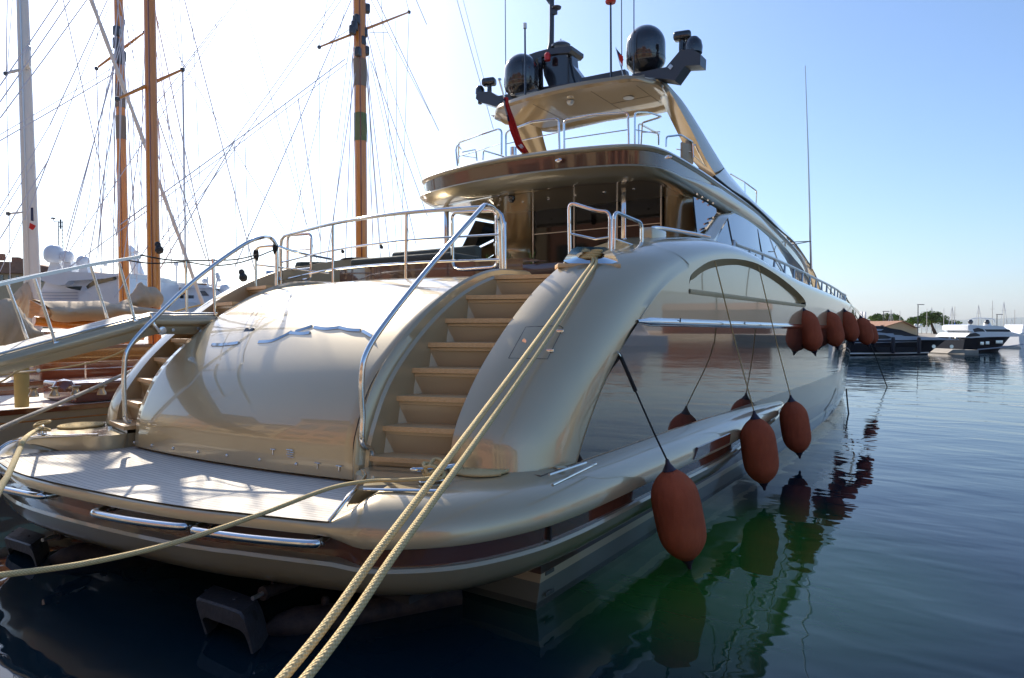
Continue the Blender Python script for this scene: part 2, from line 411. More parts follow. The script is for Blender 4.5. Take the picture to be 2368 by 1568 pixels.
# quay the photographer stands on, and the old houses behind it (they live in the paint's reflections)
mb = MB(); mb.box((-14, -26.2, .1), (150, 50, 1.8)); mb.box((-14, -1.45, 1.02), (150, .5, .14))
tag(mb.build('quay', M['stone']), kind='structure')
yy = -19.0
for i, (x0, wd, h, mt) in enumerate([(-62, 12, 11, 'stucco'), (-49.7, 11, 13, 'stucco2'), (-38.4, 13, 10.5, 'stucco'), (-25.1, 10, 12.5, 'stucco2'), (-14.8, 12, 11.5, 'stucco'), (-2.5, 11, 12.8, 'stucco2'), (8.8, 12, 10.6, 'stucco'), (21.1, 13, 12, 'stucco2'), (34.4, 12, 11, 'stucco')]):
    t = thing('quay_house', (x0 + wd / 2, yy - 5, 1), ('ochre' if mt == 'stucco' else 'rose') + ' plastered quayside house behind the photographer, number %d from the west' % (i + 1), 'house', 'houses along the quay')
    mb = MB(); mb.box((x0 + wd / 2, yy - 5, 1 + h / 2), (wd, 10, h)); mb.build('wall', M[mt], t)
    mb = MB(); mb.prism([(x0 - .2, yy + .5, 1.02 + h), (x0 - .2, yy - 10.5, 1.02 + h), (x0 - .2, yy - 5, 3.2 + h)], (wd + .15, 0, 0)); mb.build('roof', M['tile'], t)
    for k in range(3):
        for q in range(3):
            c = (x0 + wd * (q + .5) / 3, yy + .03, 1 + h * (k + .55) / 3.1)
            mb = MB(); mb.box(c, (1.1, .1, 1.9)); f = mb.build('window', M['glass'], t)
            mb = MB()
            for s_ in (-1, 1): mb.box((c[0] + s_ * .85, c[1] + .03, c[2]), (.55, .07, 1.95))
            mb.build('shutters', M['greencover'], f, split=True)

# ================================================================== THE BIG YACHT
YA = thing('motor_yacht', (XC, 5, 0), 'large champagne and bronze motor yacht moored stern-to with teak stairs up both sides', 'yacht')
def Uh(Y, z):                                # half breadth of the hull
    L = 36.5 + 1.25 * z; p = 2.35 + .1 * z
    t = max(0., (Y - 15) / (L - 15)); return 3.3 * (1 - min(t, 1) ** p)
def hx(Y, z): return XC + Uh(Y, z)

def SKEW(p):                                 # the stern stands slightly oblique to the keel line
    u = p[0] - XC; f = max(0., min(1., (9.0 - p[1]) / 2.5)); return V((p[0], p[1] + .085 * min(0, u - 1.7) * f, p[2]))
# --- upper hull: quarter wings, shoulders and dark side panel, one skin per side
ctl = [  # crest A(y,z), shoulder M(y,z), strip N(y,z), foot E(y,z)
    ((4.62, 1.14), (5.50, 1.14), (5.50, 1.14), (5.50, 1.14)),
    ((4.70, 1.50), (5.74, 1.47), (5.74, 1.47), (5.95, 1.15)),
    ((5.00, 1.93), (6.08, 1.85), (6.08, 1.85), (6.45, 1.15)),
    ((5.36, 2.28), (6.46, 2.17), (6.46, 2.17), (6.90, 1.15)),
    ((5.76, 2.60), (6.92, 2.47), (6.92, 2.47), (7.30, 1.15)),
    ((6.22, 2.90), (7.45, 2.82), (7.40, 2.47), (7.70, 1.15)),
    ((6.95, 3.25), (8.00, 3.07), (7.95, 2.47), (8.10, 1.15)),
    ((7.72, 3.455), (8.47, 3.22), (8.47, 2.47), (8.47, 1.15))]
crest = [(7.0, 3.27), (7.72, 3.455), (8.45, 3.60), (10, 3.76), (11.5, 3.78), (13.3, 3.66), (15.8, 3.52), (19.4, 3.41), (24.9, 3.29), (31, 3.22), (38, 3.30)]
def lerp_tab(tab, y):
    for (a, b), (c, d) in zip(tab, tab[1:]):
        if y <= c: return b + (d - b) * max(0, (y - a)) / (c - a)
    return tab[-1][1]
def smooth_tab(tab):
    pts = cat_rom([V((a, b, 0)) for a, b in tab], 8); return [(p.x, p.y) for p in pts]
crest_s = smooth_tab(crest)
arch_t = smooth_tab([(8.47, 2.93), (8.54, 3.06), (8.8, 3.17), (9.43, 3.33), (10.5, 3.44), (11.68, 3.47), (12.8, 3.40), (13.87, 3.29), (14.9, 3.15), (15.6, 3.02), (15.83, 2.94)])
arch_b = [(8.47, 2.90), (15.83, 2.86)]
strip_z = [(0, 2.50), (15, 2.42), (30, 2.34), (45, 2.3)]
cols = []
for k in range(4):
    sp_ = [cat_rom([V((0, c[k][0], c[k][1])) for c in ctl], 5)]
    cols.append(sp_[0])
C4 = list(zip(*cols))
A, Mm, Nn, Ee = [], [], [], []
for a, m_, n_, e in C4:
    A.append(V((XC + 2.52, a.y, a.z))); Mm.append(V((hx(m_.y, 1) - .01, m_.y, m_.z))); Nn.append(V((hx(1, 1), n_.y, n_.z))); Ee.append(V((hx(1, 1) , e.y, e.z)))
ys = [8.47 + (15.83 - 8.47) * i / 46 for i in range(1, 47)]
ys = [8.475, 8.49, 8.52, 8.56] + ys + [16.2, 16.8, 17.5, 18.5] + [19.5 + i * .8 for i in range(23)] + [37.8 + i * .3 for i in range(10)]
ys = sorted(ys)
for y in ys:
    zc = lerp_tab(crest_s, y); zt = zc - (.27 + .13 * max(0, 1 - (y - 8.47) / 2.6) ** 2)
    ua = max(0, min(2.52, Uh(y, zc) - (.78 if y < 12 else max(.42, .78 - (y - 12) * .07))))
    Um = Uh(y, zt); zs = lerp_tab(strip_z, y)
    ya = y - .75 * max(0, 1 - (y - 8.47) / 3.6) ** 2
    A.append(V((XC + ua, ya, lerp_tab(crest_s, ya)))); Mm.append(V((XC + Um, y, zt))); Nn.append(V((hx(y, zs), y, zs))); Ee.append(V((hx(y, 1.15), y, 1.15)))
rows = []; matrow = []; NA = 14; NU = 8; NL = 12
hole = []
for a, m_, n_, e in zip(A, Mm, Nn, Ee):
    row = [V((a.x, a.y, min(a.z, 3.0) - .25 if a.y > 6.4 else a.z - .001)), V((a.x - .0, a.y, a.z))]
    row[0] = V((a.x - .02, a.y + .02, a.z - .5))
    for j in range(1, NA + 1):
        th = math.pi / 2 * j / NA; s_, c_ = math.sin(th) ** .9, 1 - math.cos(th) ** .9
        row.append(V((a.x + (m_.x - a.x) * s_, a.y + (m_.y - a.y) * c_, a.z + (m_.z - a.z) * c_)))
    inside = 8.47 <= m_.y <= 15.84
    zt = lerp_tab(arch_t, m_.y) if inside else (m_.z + n_.z) / 2; zb = lerp_tab(arch_b, m_.y) if inside else zt
    if inside and zt < zb + .004: zt = zb
    if m_.y > 15.84 or m_.y < 8.47: zt = zb = n_.z + (m_.z - n_.z) * .5
    for j in range(1, NU + 1):
        t_ = j / NU; z = m_.z + (zt - m_.z) * t_
        ty = m_.y + (n_.y - m_.y) * (m_.z - z) / max(1e-6, (m_.z - n_.z)) if m_.z - n_.z > 1e-4 else m_.y
        row.append(V((hx(ty, z), ty, z)))
    for j in range(0, NU + 1):
        t_ = j / NU; z = zb + (n_.z - zb) * t_
        ty = m_.y + (n_.y - m_.y) * (m_.z - z) / max(1e-6, (m_.z - n_.z)) if m_.z - n_.z > 1e-4 else m_.y
        row.append(V((hx(ty, z), ty, z)))
    for j in range(1, NL + 1):
        p = n_.lerp(e, j / NL); row.append(V((hx(p.y, p.z), p.y, p.z)))
    rows.append(row); hole.append(inside)
iu = 2 + NA + NU                            # index where the arch gap sits
ip = iu + NU                                # first row of the dark panel
def sk(i, j): return j == iu - 1
mb = MB()
mb.grid([r[:ip + 1] for r in rows], skip=lambda i, j: j == iu - 1 and hole[i] and hole[i + 1])
pm = MB(); pm.grid([r[ip:] for r in rows])
sk_(mb).mirror().build('hull_topsides', M['paint'], YA, smooth=50)
sk_(pm).mirror().build('hull_side_panel', M['panel'], YA, smooth=50)

# arch recess: inner panel, a polished ledge and a curved return all around
ay = [8.47 + (15.83 - 8.47) * i / 60 for i in range(61)]
def arp(y, z, d): return V((hx(y, z) - d, y, z))
top = [arp(y, max(lerp_tab(arch_t, y), lerp_tab(arch_b, y) + .003), 0) for y in ay]; bot = [arp(y, lerp_tab(arch_b, y), 0) for y in ay]
mb = MB()
top2 = []; bot2 = []
for p, b_ in zip(top, bot):
    g = min(1, (p.z - b_.z) / .3); zz = max(b_.z + .012, p.z - (.075 + .09 * max(0, 1 - (p.y - 8.47) / 2.5)) * g)
    top2.append(V((p.x - .10, min(15.6, p.y + .10 * max(0, 1 - (p.y - 8.47) / 1.2)), zz))); bot2.append(V((p.x - .10, min(15.6, p.y + .10 * max(0, 1 - (p.y - 8.47) / 1.2)), b_.z + .01)))
mb.grid([top, top2]); mb.grid([bot, bot2]); mb.grid([[top[0], top2[0]], [bot[0], bot2[0]]])
rec = mb.mirror().build('arched_recess', M['reveal'], YA)
mb = MB(); mb.grid([top2, bot2]); mb.mirror().build('recess_panel', M['paint'], rec)
mb = MB(); lg = [arp(y, 2.86, 0) for y in [8.5 + .2 * k for k in range(37)]]
mb.grid([[p + V((-.01, 0, .035)) for p in lg], [p + V((.010, 0, .03)) for p in lg], [p + V((.014, 0, .0)) for p in lg], [p + V((.006, 0, -.032)) for p in lg], [p + V((-.01, 0, -.036)) for p in lg]])
mb.mirror().build('recess_ledge', M['reveal'], rec)
mb = MB()
for y in (10.0, 12.2, 14.2):
    mb.rod(arp(y, lerp_tab(arch_b, y) + .03, .136), arp(y, lerp_tab(arch_t, y) - .01, .136), .006)
mb.mirror().build('panel_seam', M['rubber'], rec, split=True)

# polished rubbing strip along the side
mb = MB(); cs = []
for i, y in enumerate([6.88, 6.93, 7.0, 7.2] + [7.5 + .5 * k for k in range(60)]):
    z = lerp_tab(strip_z, y); x = hx(y, z); hh = .055 * (min(1, .35 + (y - 6.88) * 2.2)); dd = .05 * min(1, .3 + (y - 6.88) * 3)
    cs.append([V((x - .01, y, z + hh)), V((x + dd * .6, y, z + hh * .7)), V((x + dd, y, z)), V((x + dd * .6, y, z - hh * .7)), V((x - .01, y, z - hh))])
mb.grid(cs); st = mb.mirror().build('chrome_rubbing_strip', M['chrome'], YA, smooth=80)
mb = MB(); mb.box((hx(10, 2.45) + .045, 8.05, 2.487), (.012, .010, .05)); mb.box((hx(10, 2.45) + .045, 10.9, 2.463), (.012, .010, .05)); mb.build('strip_joint', M['rubber'], st, split=True)

# lower hull with boot top, transom
mb = MB(); lr = []
for y in [4.88, 5.2, 6, 7, 8.5, 10, 12, 14] + [15 + .8 * k for k in range(31)]:
    r = []
    for z in (1.155, .9, .6, .3, .05, -.25, -.6):
        k = 1.0 if z > .3 else 1 - (.3 - z) * .05 * (1 + max(0, y - 15) * .12)
        r.append(V((XC + Uh(y, max(z, 0)) * max(.0, k) + (.0 if z > 1.1 else .002), y, z)))
    lr.append(r)
mb.grid(lr); mb.mirror()
tr = [lr[0], [mir(p) for p in lr[0]]]
mb.grid([[p for p in tr[0]], [p for p in tr[1]]])
mb.build('lower_hull', M['hull_low'], YA)
# transom trim tabs and outlets just visible under the platform corner
mb = MB()
for z in (.30, .12): mb.box((hx(5, 0) + .004, 5.02, z), (.012, .14, .03))
mb.build('draught_marks', M['antifoul'], YA, split=True)
# deck inside the bulwarks
mb = MB(); dl = [[V((XC + s_ * max(0, min(Uh(y, 3.0) - .18, 3.05)), y, 3.22 if y > 12.6 else 2.985)) for s_ in (-1, 0, 1)] for y in [6.75, 8, 10, 12.5, 12.7, 15, 18, 21, 24, 27, 30, 33, 36, 39]]
mb.grid(dl); mb.build('main_deck', M['teak'], YA)

# --- swim platform and sponsons
pl = [(0, 2.95), (.6, 2.96), (1.2, 3.0), (1.7, 3.09), (2.48, 3.31), (2.92, 3.52), (3.28, 3.90), (3.50, 4.46), (3.58, 5.05), (3.60, 5.8), (3.60, 6.7), (3.62, 8.0), (3.62, 9.4), (3.58, 10.8), (3.52, 12.2), (3.42, 13.3), (3.33, 13.75), (3.27, 13.9)]
pp = cat_rom([V((XC + a, b, 0)) for a, b in pl], 6)
def platform_sections(side=1):
    secs = []
    for i, p in enumerate(pp):
        a = pp[max(0, i - 1)]; b = pp[min(len(pp) - 1, i + 1)]; t = (b - a).normalized()
        n_ = V((t.y, -t.x, 0)) if True else None   # outward
        if i == 0: n_ = V((0, -1, 0))
        u = p.x - XC; y = p.y
        raise_ = min(1, max(0, (u - 2.42) / .32)) if y < 4.2 else 1
        sm = raise_ * raise_ * (3 - 2 * raise_)
        top = .985 + .175 * sm
        endt = min(1, max(0, (y - 9) / 4.9)); shrink = 1 - .72 * endt ** 1.7      # sponson tapers forward
        if y > 9: top = 1.16 - .16 * endt ** 1.5
        lipz = .895 - .075 * sm + .08 * endt; bz = .70 - .03 * sm + .21 * endt; low = .36 + .50 * endt
        R_ = (.03 + .40 * sm) * shrink; ins = .16 - .08 * sm; h_ = (top - lipz)
        inner = min(1.9 if y > 4.2 else .5, .9) * 1.0
        sec = [V((0, 0, 0))] * 0
        def P_(d, z): return V((p.x, p.y, 0)) - n_ * d + V((0, 0, z))
        inn = max(R_ + .02, (u - 3.25) + .28 if y > 5.2 else (.55 if y > 3.3 or u > 2.0 else .22))
        sec.append(P_(inn + .25, top - .002)); sec.append(P_(inn, top))
        for q in range(0, 9):
            th = math.pi / 2 * q / 8; sec.append(P_(R_ * (1 - math.sin(th) ** .92), top - h_ * (1 - math.cos(th) ** .85) * .93))
        k1 = len(sec)
        sec.append(P_(.004, lipz + .004)); sec.append(P_(.03, lipz - .008)); sec.append(P_(ins - .005, lipz - .01))
        k2 = len(sec)
        sec.append(P_(ins, bz)); sec.append(P_(.05, bz - .004)); sec.append(P_(.035, bz - .03))
        k3 = len(sec)
        for q in range(1, 8):
            th = math.pi / 2 * q / 7; sec.append(P_(.045 + .42 * (1 - math.cos(th)) * shrink, bz - .03 - (bz - .03 - low) * math.sin(th)))
        sec.append(P_(1.3 * shrink + .2, low))
        secs.append(sec)
    return secs, k1, k2, k3
secs, k1, k2, k3 = platform_sections()
mb = MB(); mb.grid([s_[:k2 - 0] for s_ in secs]); sk_(mb).mirror().build('swim_platform', M['paint'], YA, smooth=40)
mb = MB(); mb.grid([s_[k2 - 1:k2 + 1] for s_ in secs]); sk_(mb).mirror().build('platform_brown_band', M['brown'], YA)
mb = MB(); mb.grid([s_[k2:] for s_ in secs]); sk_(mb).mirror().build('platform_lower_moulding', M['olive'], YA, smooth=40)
# raised corner decks between wing and lip
mb = MB()
for sgn in (1,):
    inner = [V((XC + 2.46, 3.50, 1.08)), V((XC + 2.38, 3.68, 1.155)), V((XC + 2.20, 3.95, 1.161)), V((XC + 1.88, 4.20, 1.161)), V((XC + 1.86, 5.6, 1.161)), V((XC + 1.86, 6.2, 1.161)), V((XC + 1.86, 7.0, 1.161))]
    outer = [pp[i] + V((0, 0, 0)) for i in range(len(pp)) if 3.5 < pp[i].y < 7.3]
    oo = []
    for i in range(len(pp)):
        if pp[i].x > XC + 2.46 and pp[i].y < 7.4:
            oo.append(secs[i][1] + V((0, 0, .0)))
    n = len(oo); ii = resample(cat_rom(inner, 4), n)
    low_ = [p - V((0, 0, .02 + .18 * min(1, max(0, (p.y - 3.6) / .35)))) for p in ii]
    for p in oo: p.z += .0015
    mb.grid([low_, ii, oo])
sk_(mb).mirror().build('corner_deck', M['paint'], YA)
# corner steel trim where the teak meets the raised corner
mb = MB(); mb.tube(cat_rom([V((XC + 2.46, 3.33, 1.0)), V((XC + 2.49, 3.40, 1.08)), V((XC + 2.47, 3.50, 1.14)), V((XC + 2.38, 3.68, 1.17)), V((XC + 2.16, 3.97, 1.17)), V((XC + 1.98, 4.12, 1.17))], 5), .016); sk_(mb).mirror().build('corner_trim', M['chrome'], YA)
# teak sheet
mb = MB()
outl = [V((p.x, p.y + .10, 1.0)) for p in pp if p.x < XC + 2.5]
xs = [XC + 2.45 * i / 20 for i in range(21)]
def py_at(x):
    for a, b in zip(pp, pp[1:]):
        if a.x <= x <= b.x + 1e-6: return a.y + (b.y - a.y) * (x - a.x) / max(1e-6, b.x - a.x)
    return pp[0].y
o1 = [V((x, py_at(x) + .02, 1.0)) for x in xs]; o2 = [V((x, 4.6 - max(0, (x - XC - 1.85)) * 1.6, 1.0)) for x in xs]
mb.grid([[a.lerp(b, k / 4) for a, b in zip(o1, o2)] for k in range(5)])
sk_(mb).mirror().build('teak_platform_deck', M['teak'], YA)
# steel bumper bars on the platform edge
for (a, b) in (((220, 1184), (432, 1217)), ((450, 1224), (737, 1256)), ((-90, 1100), (104, 1147))):
    if a[0] > 0: A0 = Q(*a, z=.85); B0 = Q(*b, z=.85)
    else: A0 = Q(*a, z=.85); B0 = Q(*b, z=.85)
    dr = (B0 - A0); mid = (A0 + B0) / 2 + V((0, -.02, 0)); nrm = V((dr.y, -dr.x, 0)).normalized()
    if nrm.y > 0: nrm = -nrm
    pts = [A0 - nrm * .14, A0 - nrm * .02, A0 + dr * .03 + nrm * .0, mid + nrm * .02, B0 - dr * .03, B0 - nrm * .02, B0 - nrm * .14]
    pts = [A0 - nrm * .12] + cat_rom([A0 + nrm * -.02, A0 + dr * .06 + nrm * .035, mid + nrm * .045, B0 - dr * .06 + nrm * .035, B0 + nrm * -.02], 6) + [B0 - nrm * .12]
    mb = MB(); mb.tube(pts, .032, 16); bb_ = mb.build('bumper_bar', M['chrome'], YA)
    mb = MB()
    for q in (A0.lerp(B0, .08), A0.lerp(B0, .92)): mb.rod(q - nrm * .05 + V((0, 0, .0)), q - nrm * .22, .014)
    mb.build('bar_bracket', M['chrome'], bb_, split=True)
# small deck rods (handles) on the corner
mb = MB()
for a, b in (((1270, 1098), (1355, 1070)), ((1278, 1122), (1378, 1073)), ((840, 1132), (1012, 1135))):
    p, q = Q(*a, z=1.17), Q(*b, z=1.17); mb.rod(p, q, .012); 
mb.build('deck_rod', M['chrome'], YA, split=True)
mb = MB(); mb.lathe([(.0, 0), (.05, 0), (.05, .008), (.0, .012)], Q(1297, 1082, z=1.165), 16); mb.build('filler_cap', M['chrome'], YA)
# sponson slot window and side light
mb = MB(); sx = 3.63
slot = [V((XC + sx, 7.75, .86)), V((XC + sx, 9.15, .86)), V((XC + sx, 9.2, .98)), V((XC + sx, 7.9, .98))]
mb.prism(slot, (-.03, 0, 0)); mb.mirror().build('sponson_slot', M['brown'], YA)
mb = MB(); c = Q(1334, 1200, x=XC + 3.47); mb.lathe([(0, 0), (.022, 0), (.022, .02), (.015, .035), (0, .035)], c, 14, 'X'); mb.build('shore_socket', M['chrome'], YA)
mb = MB(); c = Q(1262, 1228, x=XC + 3.45); mb.box(c, (.10, .02, .14)); mb.build('band_joint', M['rubber'], YA)

# --- garage door
def DSK(p): return V((p[0], p[1] + .055 * (p[0] - XC - 1.7) * max(.3, 1 - .3 * (p[2] - 1)), p[2]))
prof = cat_rom([V((0, a, b)) for a, b in [(4.27, 1.03), (4.27, 1.22), (4.30, 1.45), (4.49, 1.87), (4.83, 2.22), (5.28, 2.56), (5.79, 2.82), (6.3, 2.97), (6.9, 3.02)]], 6)
rows = []
for k in range(33):
    u = -1.70 + 3.4 * k / 32; bul = .11 * (1 - abs(u / 1.72) ** 2.0)
    row = []
    for i, p in enumerate(prof):
        t_ = i / (len(prof) - 1); g = 1 - t_ * .1
        row.append(V((XC + u, p.y - bul * g, p.z + .03 * (1 - (u / 1.7) ** 2) * t_)))
    rows.append(row)
rows_door = rows
mb = MB(); mb.grid(rows)
for e_ in (0, -1):                            # rolled side edges
    r_ = rows[e_]; sg = -1 if e_ == 0 else 1
    mb.grid([r_, [p + V((sg * .012, .02, -.008)) for p in r_], [p + V((sg * .014, .14, -.10)) for p in r_]])
mb.post = DSK; GD = mb.build('garage_door', M['paint'], YA, smooth=60)
def door_pt(px, py, off=0):
    """point on the door surface seen at that place, by marching the ray to the lofted door"""
    a = Q(px, py, d=3.0); b = Q(px, py, d=4.0); r = (b - a); o = V((0, 0, EYE)); best = None
    for k in range(900):
        p = o + r * (3.5 + k * .006); u = p.x - XC
        if abs(u) > 1.72: continue
        bul = .11 * (1 - abs(u / 1.72) ** 2.0)
        # profile y at p.z
        y = None; sk0 = .055 * (u - 1.7) * max(.3, 1 - .3 * (p.z - 1))
        for i, (q1, q2) in enumerate(zip(prof, prof[1:])):
            if q1.z <= p.z <= q2.z:
                f = (p.z - q1.z) / max(1e-6, q2.z - q1.z); t_ = (i + f) / (len(prof) - 1); y = q1.y + (q2.y - q1.y) * f - bul * (1 - t_ * .1); break
        if y is None: continue
        if p.y >= y + sk0: best = p; break
    return (best if best else Q(px, py, y=4.6)) - r.normalized() * off
mb = MB()
for a in [(312, 1023), (353, 1030), (402, 1037), (459, 1045), (526, 1053), (602, 1063), (686, 1073)]:
    mb.lathe([(0, 0), (.016, 0), (.016, .01), (.008, .02), (0, .02)], door_pt(*a, .0), 12, 'Y', M=Matrix.Rotation(R(180), 3, 'Z'))
mb.build('door_stud', M['chrome'], GD, split=True)
mb = MB()
for a in [(631, 1044), (734, 1076), (784, 1083)]:
    p = door_pt(*a, .012); mb.rod(p + V((-.035, 0, .02)), p + V((.035, 0, .02)), .006); mb.rod(p + V((0, 0, .02)), p + V((0, 0, -.03)), .006)
p = door_pt(671, 1048, .012)
for k in range(4): mb.rod(p + V((-.05 + .015 * (k % 2), 0, .03 - .022 * k)), p + V((.04 + .012 * (k % 2), 0, .03 - .022 * k)), .006)
mb.build('door_fitting', M['chrome'], GD)
# what is left of the raised name: shallow polished strokes and a small heart-like badge
mb = MB()
def stroke(pts, w_=.035):
    P = [door_pt(a, b, .012) for a, b in pts]; P = cat_rom(P, 4)
    up = V((0, .45, .9)).normalized(); out = V((0, -.9, .45)).normalized() * .02
    mb.strip([p - up * w_ * .5 for p in P], [p + up * w_ * .5 for p in P], out)
for pts in ([(492, 798), (520, 798), (553, 794)], [(600, 792), (630, 790), (655, 780), (675, 769)], [(672, 771), (700, 773), (718, 771)], [(685, 768), (705, 762), (722, 756)],
            [(728, 758), (755, 762), (785, 759)], [(785, 758), (810, 764), (835, 765)], [(840, 766), (850, 772), (862, 779)]):
    stroke(pts)
mb.build('name_stroke', M['chrome'], GD, split=True)
mb = MB(); p = door_pt(577, 765, .012); q1 = V((1, 0, 0)); q2 = V((0, .55, .83))
mb.prism([p + q1 * a + q2 * b for a, b in ((-.075, .03), (-.035, .03), (0, -.005), (.035, .03), (.075, .03), (.075, -.035), (-.075, -.035))], (0, -.014, .008)); mb.build('badge', M['grey'], GD)

# --- stairs
tl = [(850, 1062), (880, 985), (912, 917), (948, 853), (985, 793), (1025, 740), (1073, 687), (1140, 638)]
tz = [1.25, 1.50, 1.76, 2.01, 2.25, 2.49, 2.74, 2.985]
xl, xr = XC + 1.84, XC + 2.53
def stair_side(m):
    P = [];
    for i, (a, z) in enumerate(zip(tl, tz)):
        yl = Q(*a, x=xl - .02).y; yr = yl + .22
        P.append((yl, yr, z))
    for i, (yl, yr, z) in enumerate(P):
        nxt = P[i + 1] if i < len(P) - 1 else (yl + .6, yr + .6, z + .2)
        f = lambda p: mir(p) if m else p
        tb = MB(); poly = [V((xl, yl, z)), V((xr, yr, z)), V((xr, nxt[1] + .10, z)), V((xl, nxt[0] + .10, z))]
        tb.prism([f(p) for p in poly], (0, 0, -.045)); tr_ = sk_(tb).build('stair_tread', M['tread'], YA, smooth=0)
        rb = MB(); zb = z - .05; z0 = (P[i - 1][2] if i else .99)
        A_ = [V((xl, yl + .035, zb)), V((xr, yr + .035, zb))]; B_ = [V((xl, yl + .035, zb - .03)), V((xr, yr + .035, zb - .03))]
        C_ = [V((xl + .05, yl + .06, zb - .035)), V((xr - .05, yr + .05, zb - .035))]; D_ = [V((xl + .05, yl + .10, z0)), V((xr - .05, yr + .09, z0))]
        E_ = [V((xl, yl - .0, z0)), V((xr, yr - .0, z0))]
        rb.grid([[f(p) for p in q] for q in (A_, B_, C_, D_)])
        rb.add([f(p) for p in (B_[0], C_[0], D_[0], E_[0])], [[0, 1, 2, 3]]); rb.add([f(p) for p in (B_[1], C_[1], D_[1], E_[1])], [[0, 1, 2, 3]])
        sk_(rb).build('stair_riser', M['paint_soft'], tr_, smooth=0, fix=False)
        lb = MB(); lb.lathe([(0, 0), (.012, 0), (.012, .006), (0, .006)], f(V((xl + .035, yl + .12, z0 + .09))), 10, 'X')
        if m: sk_(lb).build('step_light', M['chrome'], tr_)
    return P
SP = stair_side(False); stair_side(True)
# stringer moulding between door and stairs, cheek inside the wing
mb = MB(); 
line = cat_rom([V((0, a, b)) for a, b in [(4.10, 1.0), (4.10, 1.25), (4.16, 1.50), (4.36, 1.9), (4.68, 2.25), (5.12, 2.59), (5.63, 2.86), (6.2, 3.03), (6.9, 3.06)]], 5)
rows = []
for p in line:
    rows.append([V((XC + 1.725, p.y + .30, p.z - .12)), V((XC + 1.725, p.y + .17, p.z - .02)), V((XC + 1.74, p.y + .13, p.z + .01)), V((XC + 1.79, p.y + .10, p.z + .03)), V((XC + 1.815, p.y + .13, p.z + .015)), V((XC + 1.82, p.y + .2, p.z - .03)), V((XC + 1.845, p.y + .22, p.z - .05)), V((XC + 1.85, p.y + .60, p.z - .42))])
mb.grid(rows); mb.build('stair_stringer', M['paint'], YA)
mb.v = [(p[0], p[1] + .10, p[2]) for p in mb.v]; mb.mirrored().build('stair_stringer', M['paint'], YA)
mb = MB(); a_ = A[:46]
mb.grid([[p + V((0, 0, 0)) for p in a_], [V((p.x - .012, p.y + .06, p.z - .05)) for p in a_], [V((p.x - .012, p.y + .5, max(.99, p.z - .7))) for p in a_]])
sk_(mb).mirror().build('stair_cheek', M['paint_soft'], YA)
# closing bulkhead under the stairs so nothing is hollow
mb = MB(); mb.box((XC, 7.6, 1.9), (6.2, .06, 1.8)); mb.build('aft_bulkhead', M['paint_soft'], YA)

mb = MB(); mb.tube([p + V((.006, -.004, .002)) for p in [DSK(q) for q in rows_door[-1]]], .0045, 6); mb.build('door_gap', M['rubber'], GD)
# hatch on the starboard wing: lid drawn by seams, two hinges, a lock
def wing_pt(px, py, off=0):
    o = V((0, 0, EYE)); r = (Q(px, py, d=4) - Q(px, py, d=3))
    best = None
    for k in range(1200):
        p = o + r * (4.5 + k * .005)
        u = (p.x - (XC + 2.52)) / (hx(1, 1) - XC - 2.52)
        if not 0 <= u <= 1: continue
        th = math.asin(min(1, u ** (1 / .9))); c_ = 1 - math.cos(th) ** .9
        for (a1, m1), (a2, m2) in zip(zip(A, Mm), zip(A[1:], Mm[1:])):
            z1 = a1.z + (m1.z - a1.z) * c_; z2 = a2.z + (m2.z - a2.z) * c_
            if z1 <= p.z < z2:
                f = (p.z - z1) / (z2 - z1); y = (a1.y + (m1.y - a1.y) * c_) * (1 - f) + (a2.y + (m2.y - a2.y) * c_) * f
                if p.y >= y: best = p
                break
        if best: break
    return (best if best else Q(px, py, x=-3.5)) - r.normalized() * off
WH = [(1176, 828), (1216, 756), (1295, 753), (1302, 758), (1266, 830)]
pts = []
for a, b in zip(WH, WH[1:] + WH[:1]):
    for k in range(6): pts.append(wing_pt(a[0] + (b[0] - a[0]) * k / 6, a[1] + (b[1] - a[1]) * k / 6, .001))
mb = MB(); mb.tube(pts, .0022, 6, closed=True); HT = mb.build('wing_hatch', M['rubber'], YA)
mb = MB()
for a in ((1295, 766), (1272, 811)): mb.box(wing_pt(*a, .006), (.07, .012, .03), R(25), bev=.004)
mb.build('hatch_hinge', M['chrome'], HT, split=True)
mb = MB(); mb.lathe([(0, 0), (.024, 0), (.024, .006), (.01, .01), (0, .01)], wing_pt(1212, 789, .012), 16, 'Y'); mb.build('hatch_lock', M['chrome'], HT)

# --- superstructure -------------------------------------------------
def S(y, z):                                 # side surface of the deckhouse
    base = 2.62 if y < 12 else 2.62 - .0062 * (y - 12) ** 2 if y < 24 else max(.25, 1.73 - (y - 24) * .17)
    return XC + max(.1, base - .26 * (z - 3.6))
def QS(px, py, dx=0): return Q(px, py, s=lambda y, z: S(y, z) + dx)
def curve(pts, dx=0, n=6): return cat_rom([QS(a, b, dx) for a, b in pts], n)

# fly deck slab: plan outline (starboard half), lofted edge section
fo = [(0, 9.16, 5.19), (.8, 9.2, 5.18), (1.4, 9.29, 5.17), (1.9, 9.42, 5.16), (2.2, 9.60, 5.15), (2.36, 9.95, 5.15), (2.40, 10.6, 5.15), (2.38, 11.8, 5.15), (2.30, 13.4, 5.15), (2.22, 15.2, 5.14), (2.14, 16.8, 5.10), (2.05, 18.9, 4.98), (1.92, 22.0, 4.72), (1.72, 24.4, 4.42), (1.4, 26.5, 4.0)]
fp = [V((XC + a, b, c)) for a, b, c in fo]
fpl = cat_rom(fp, 7)
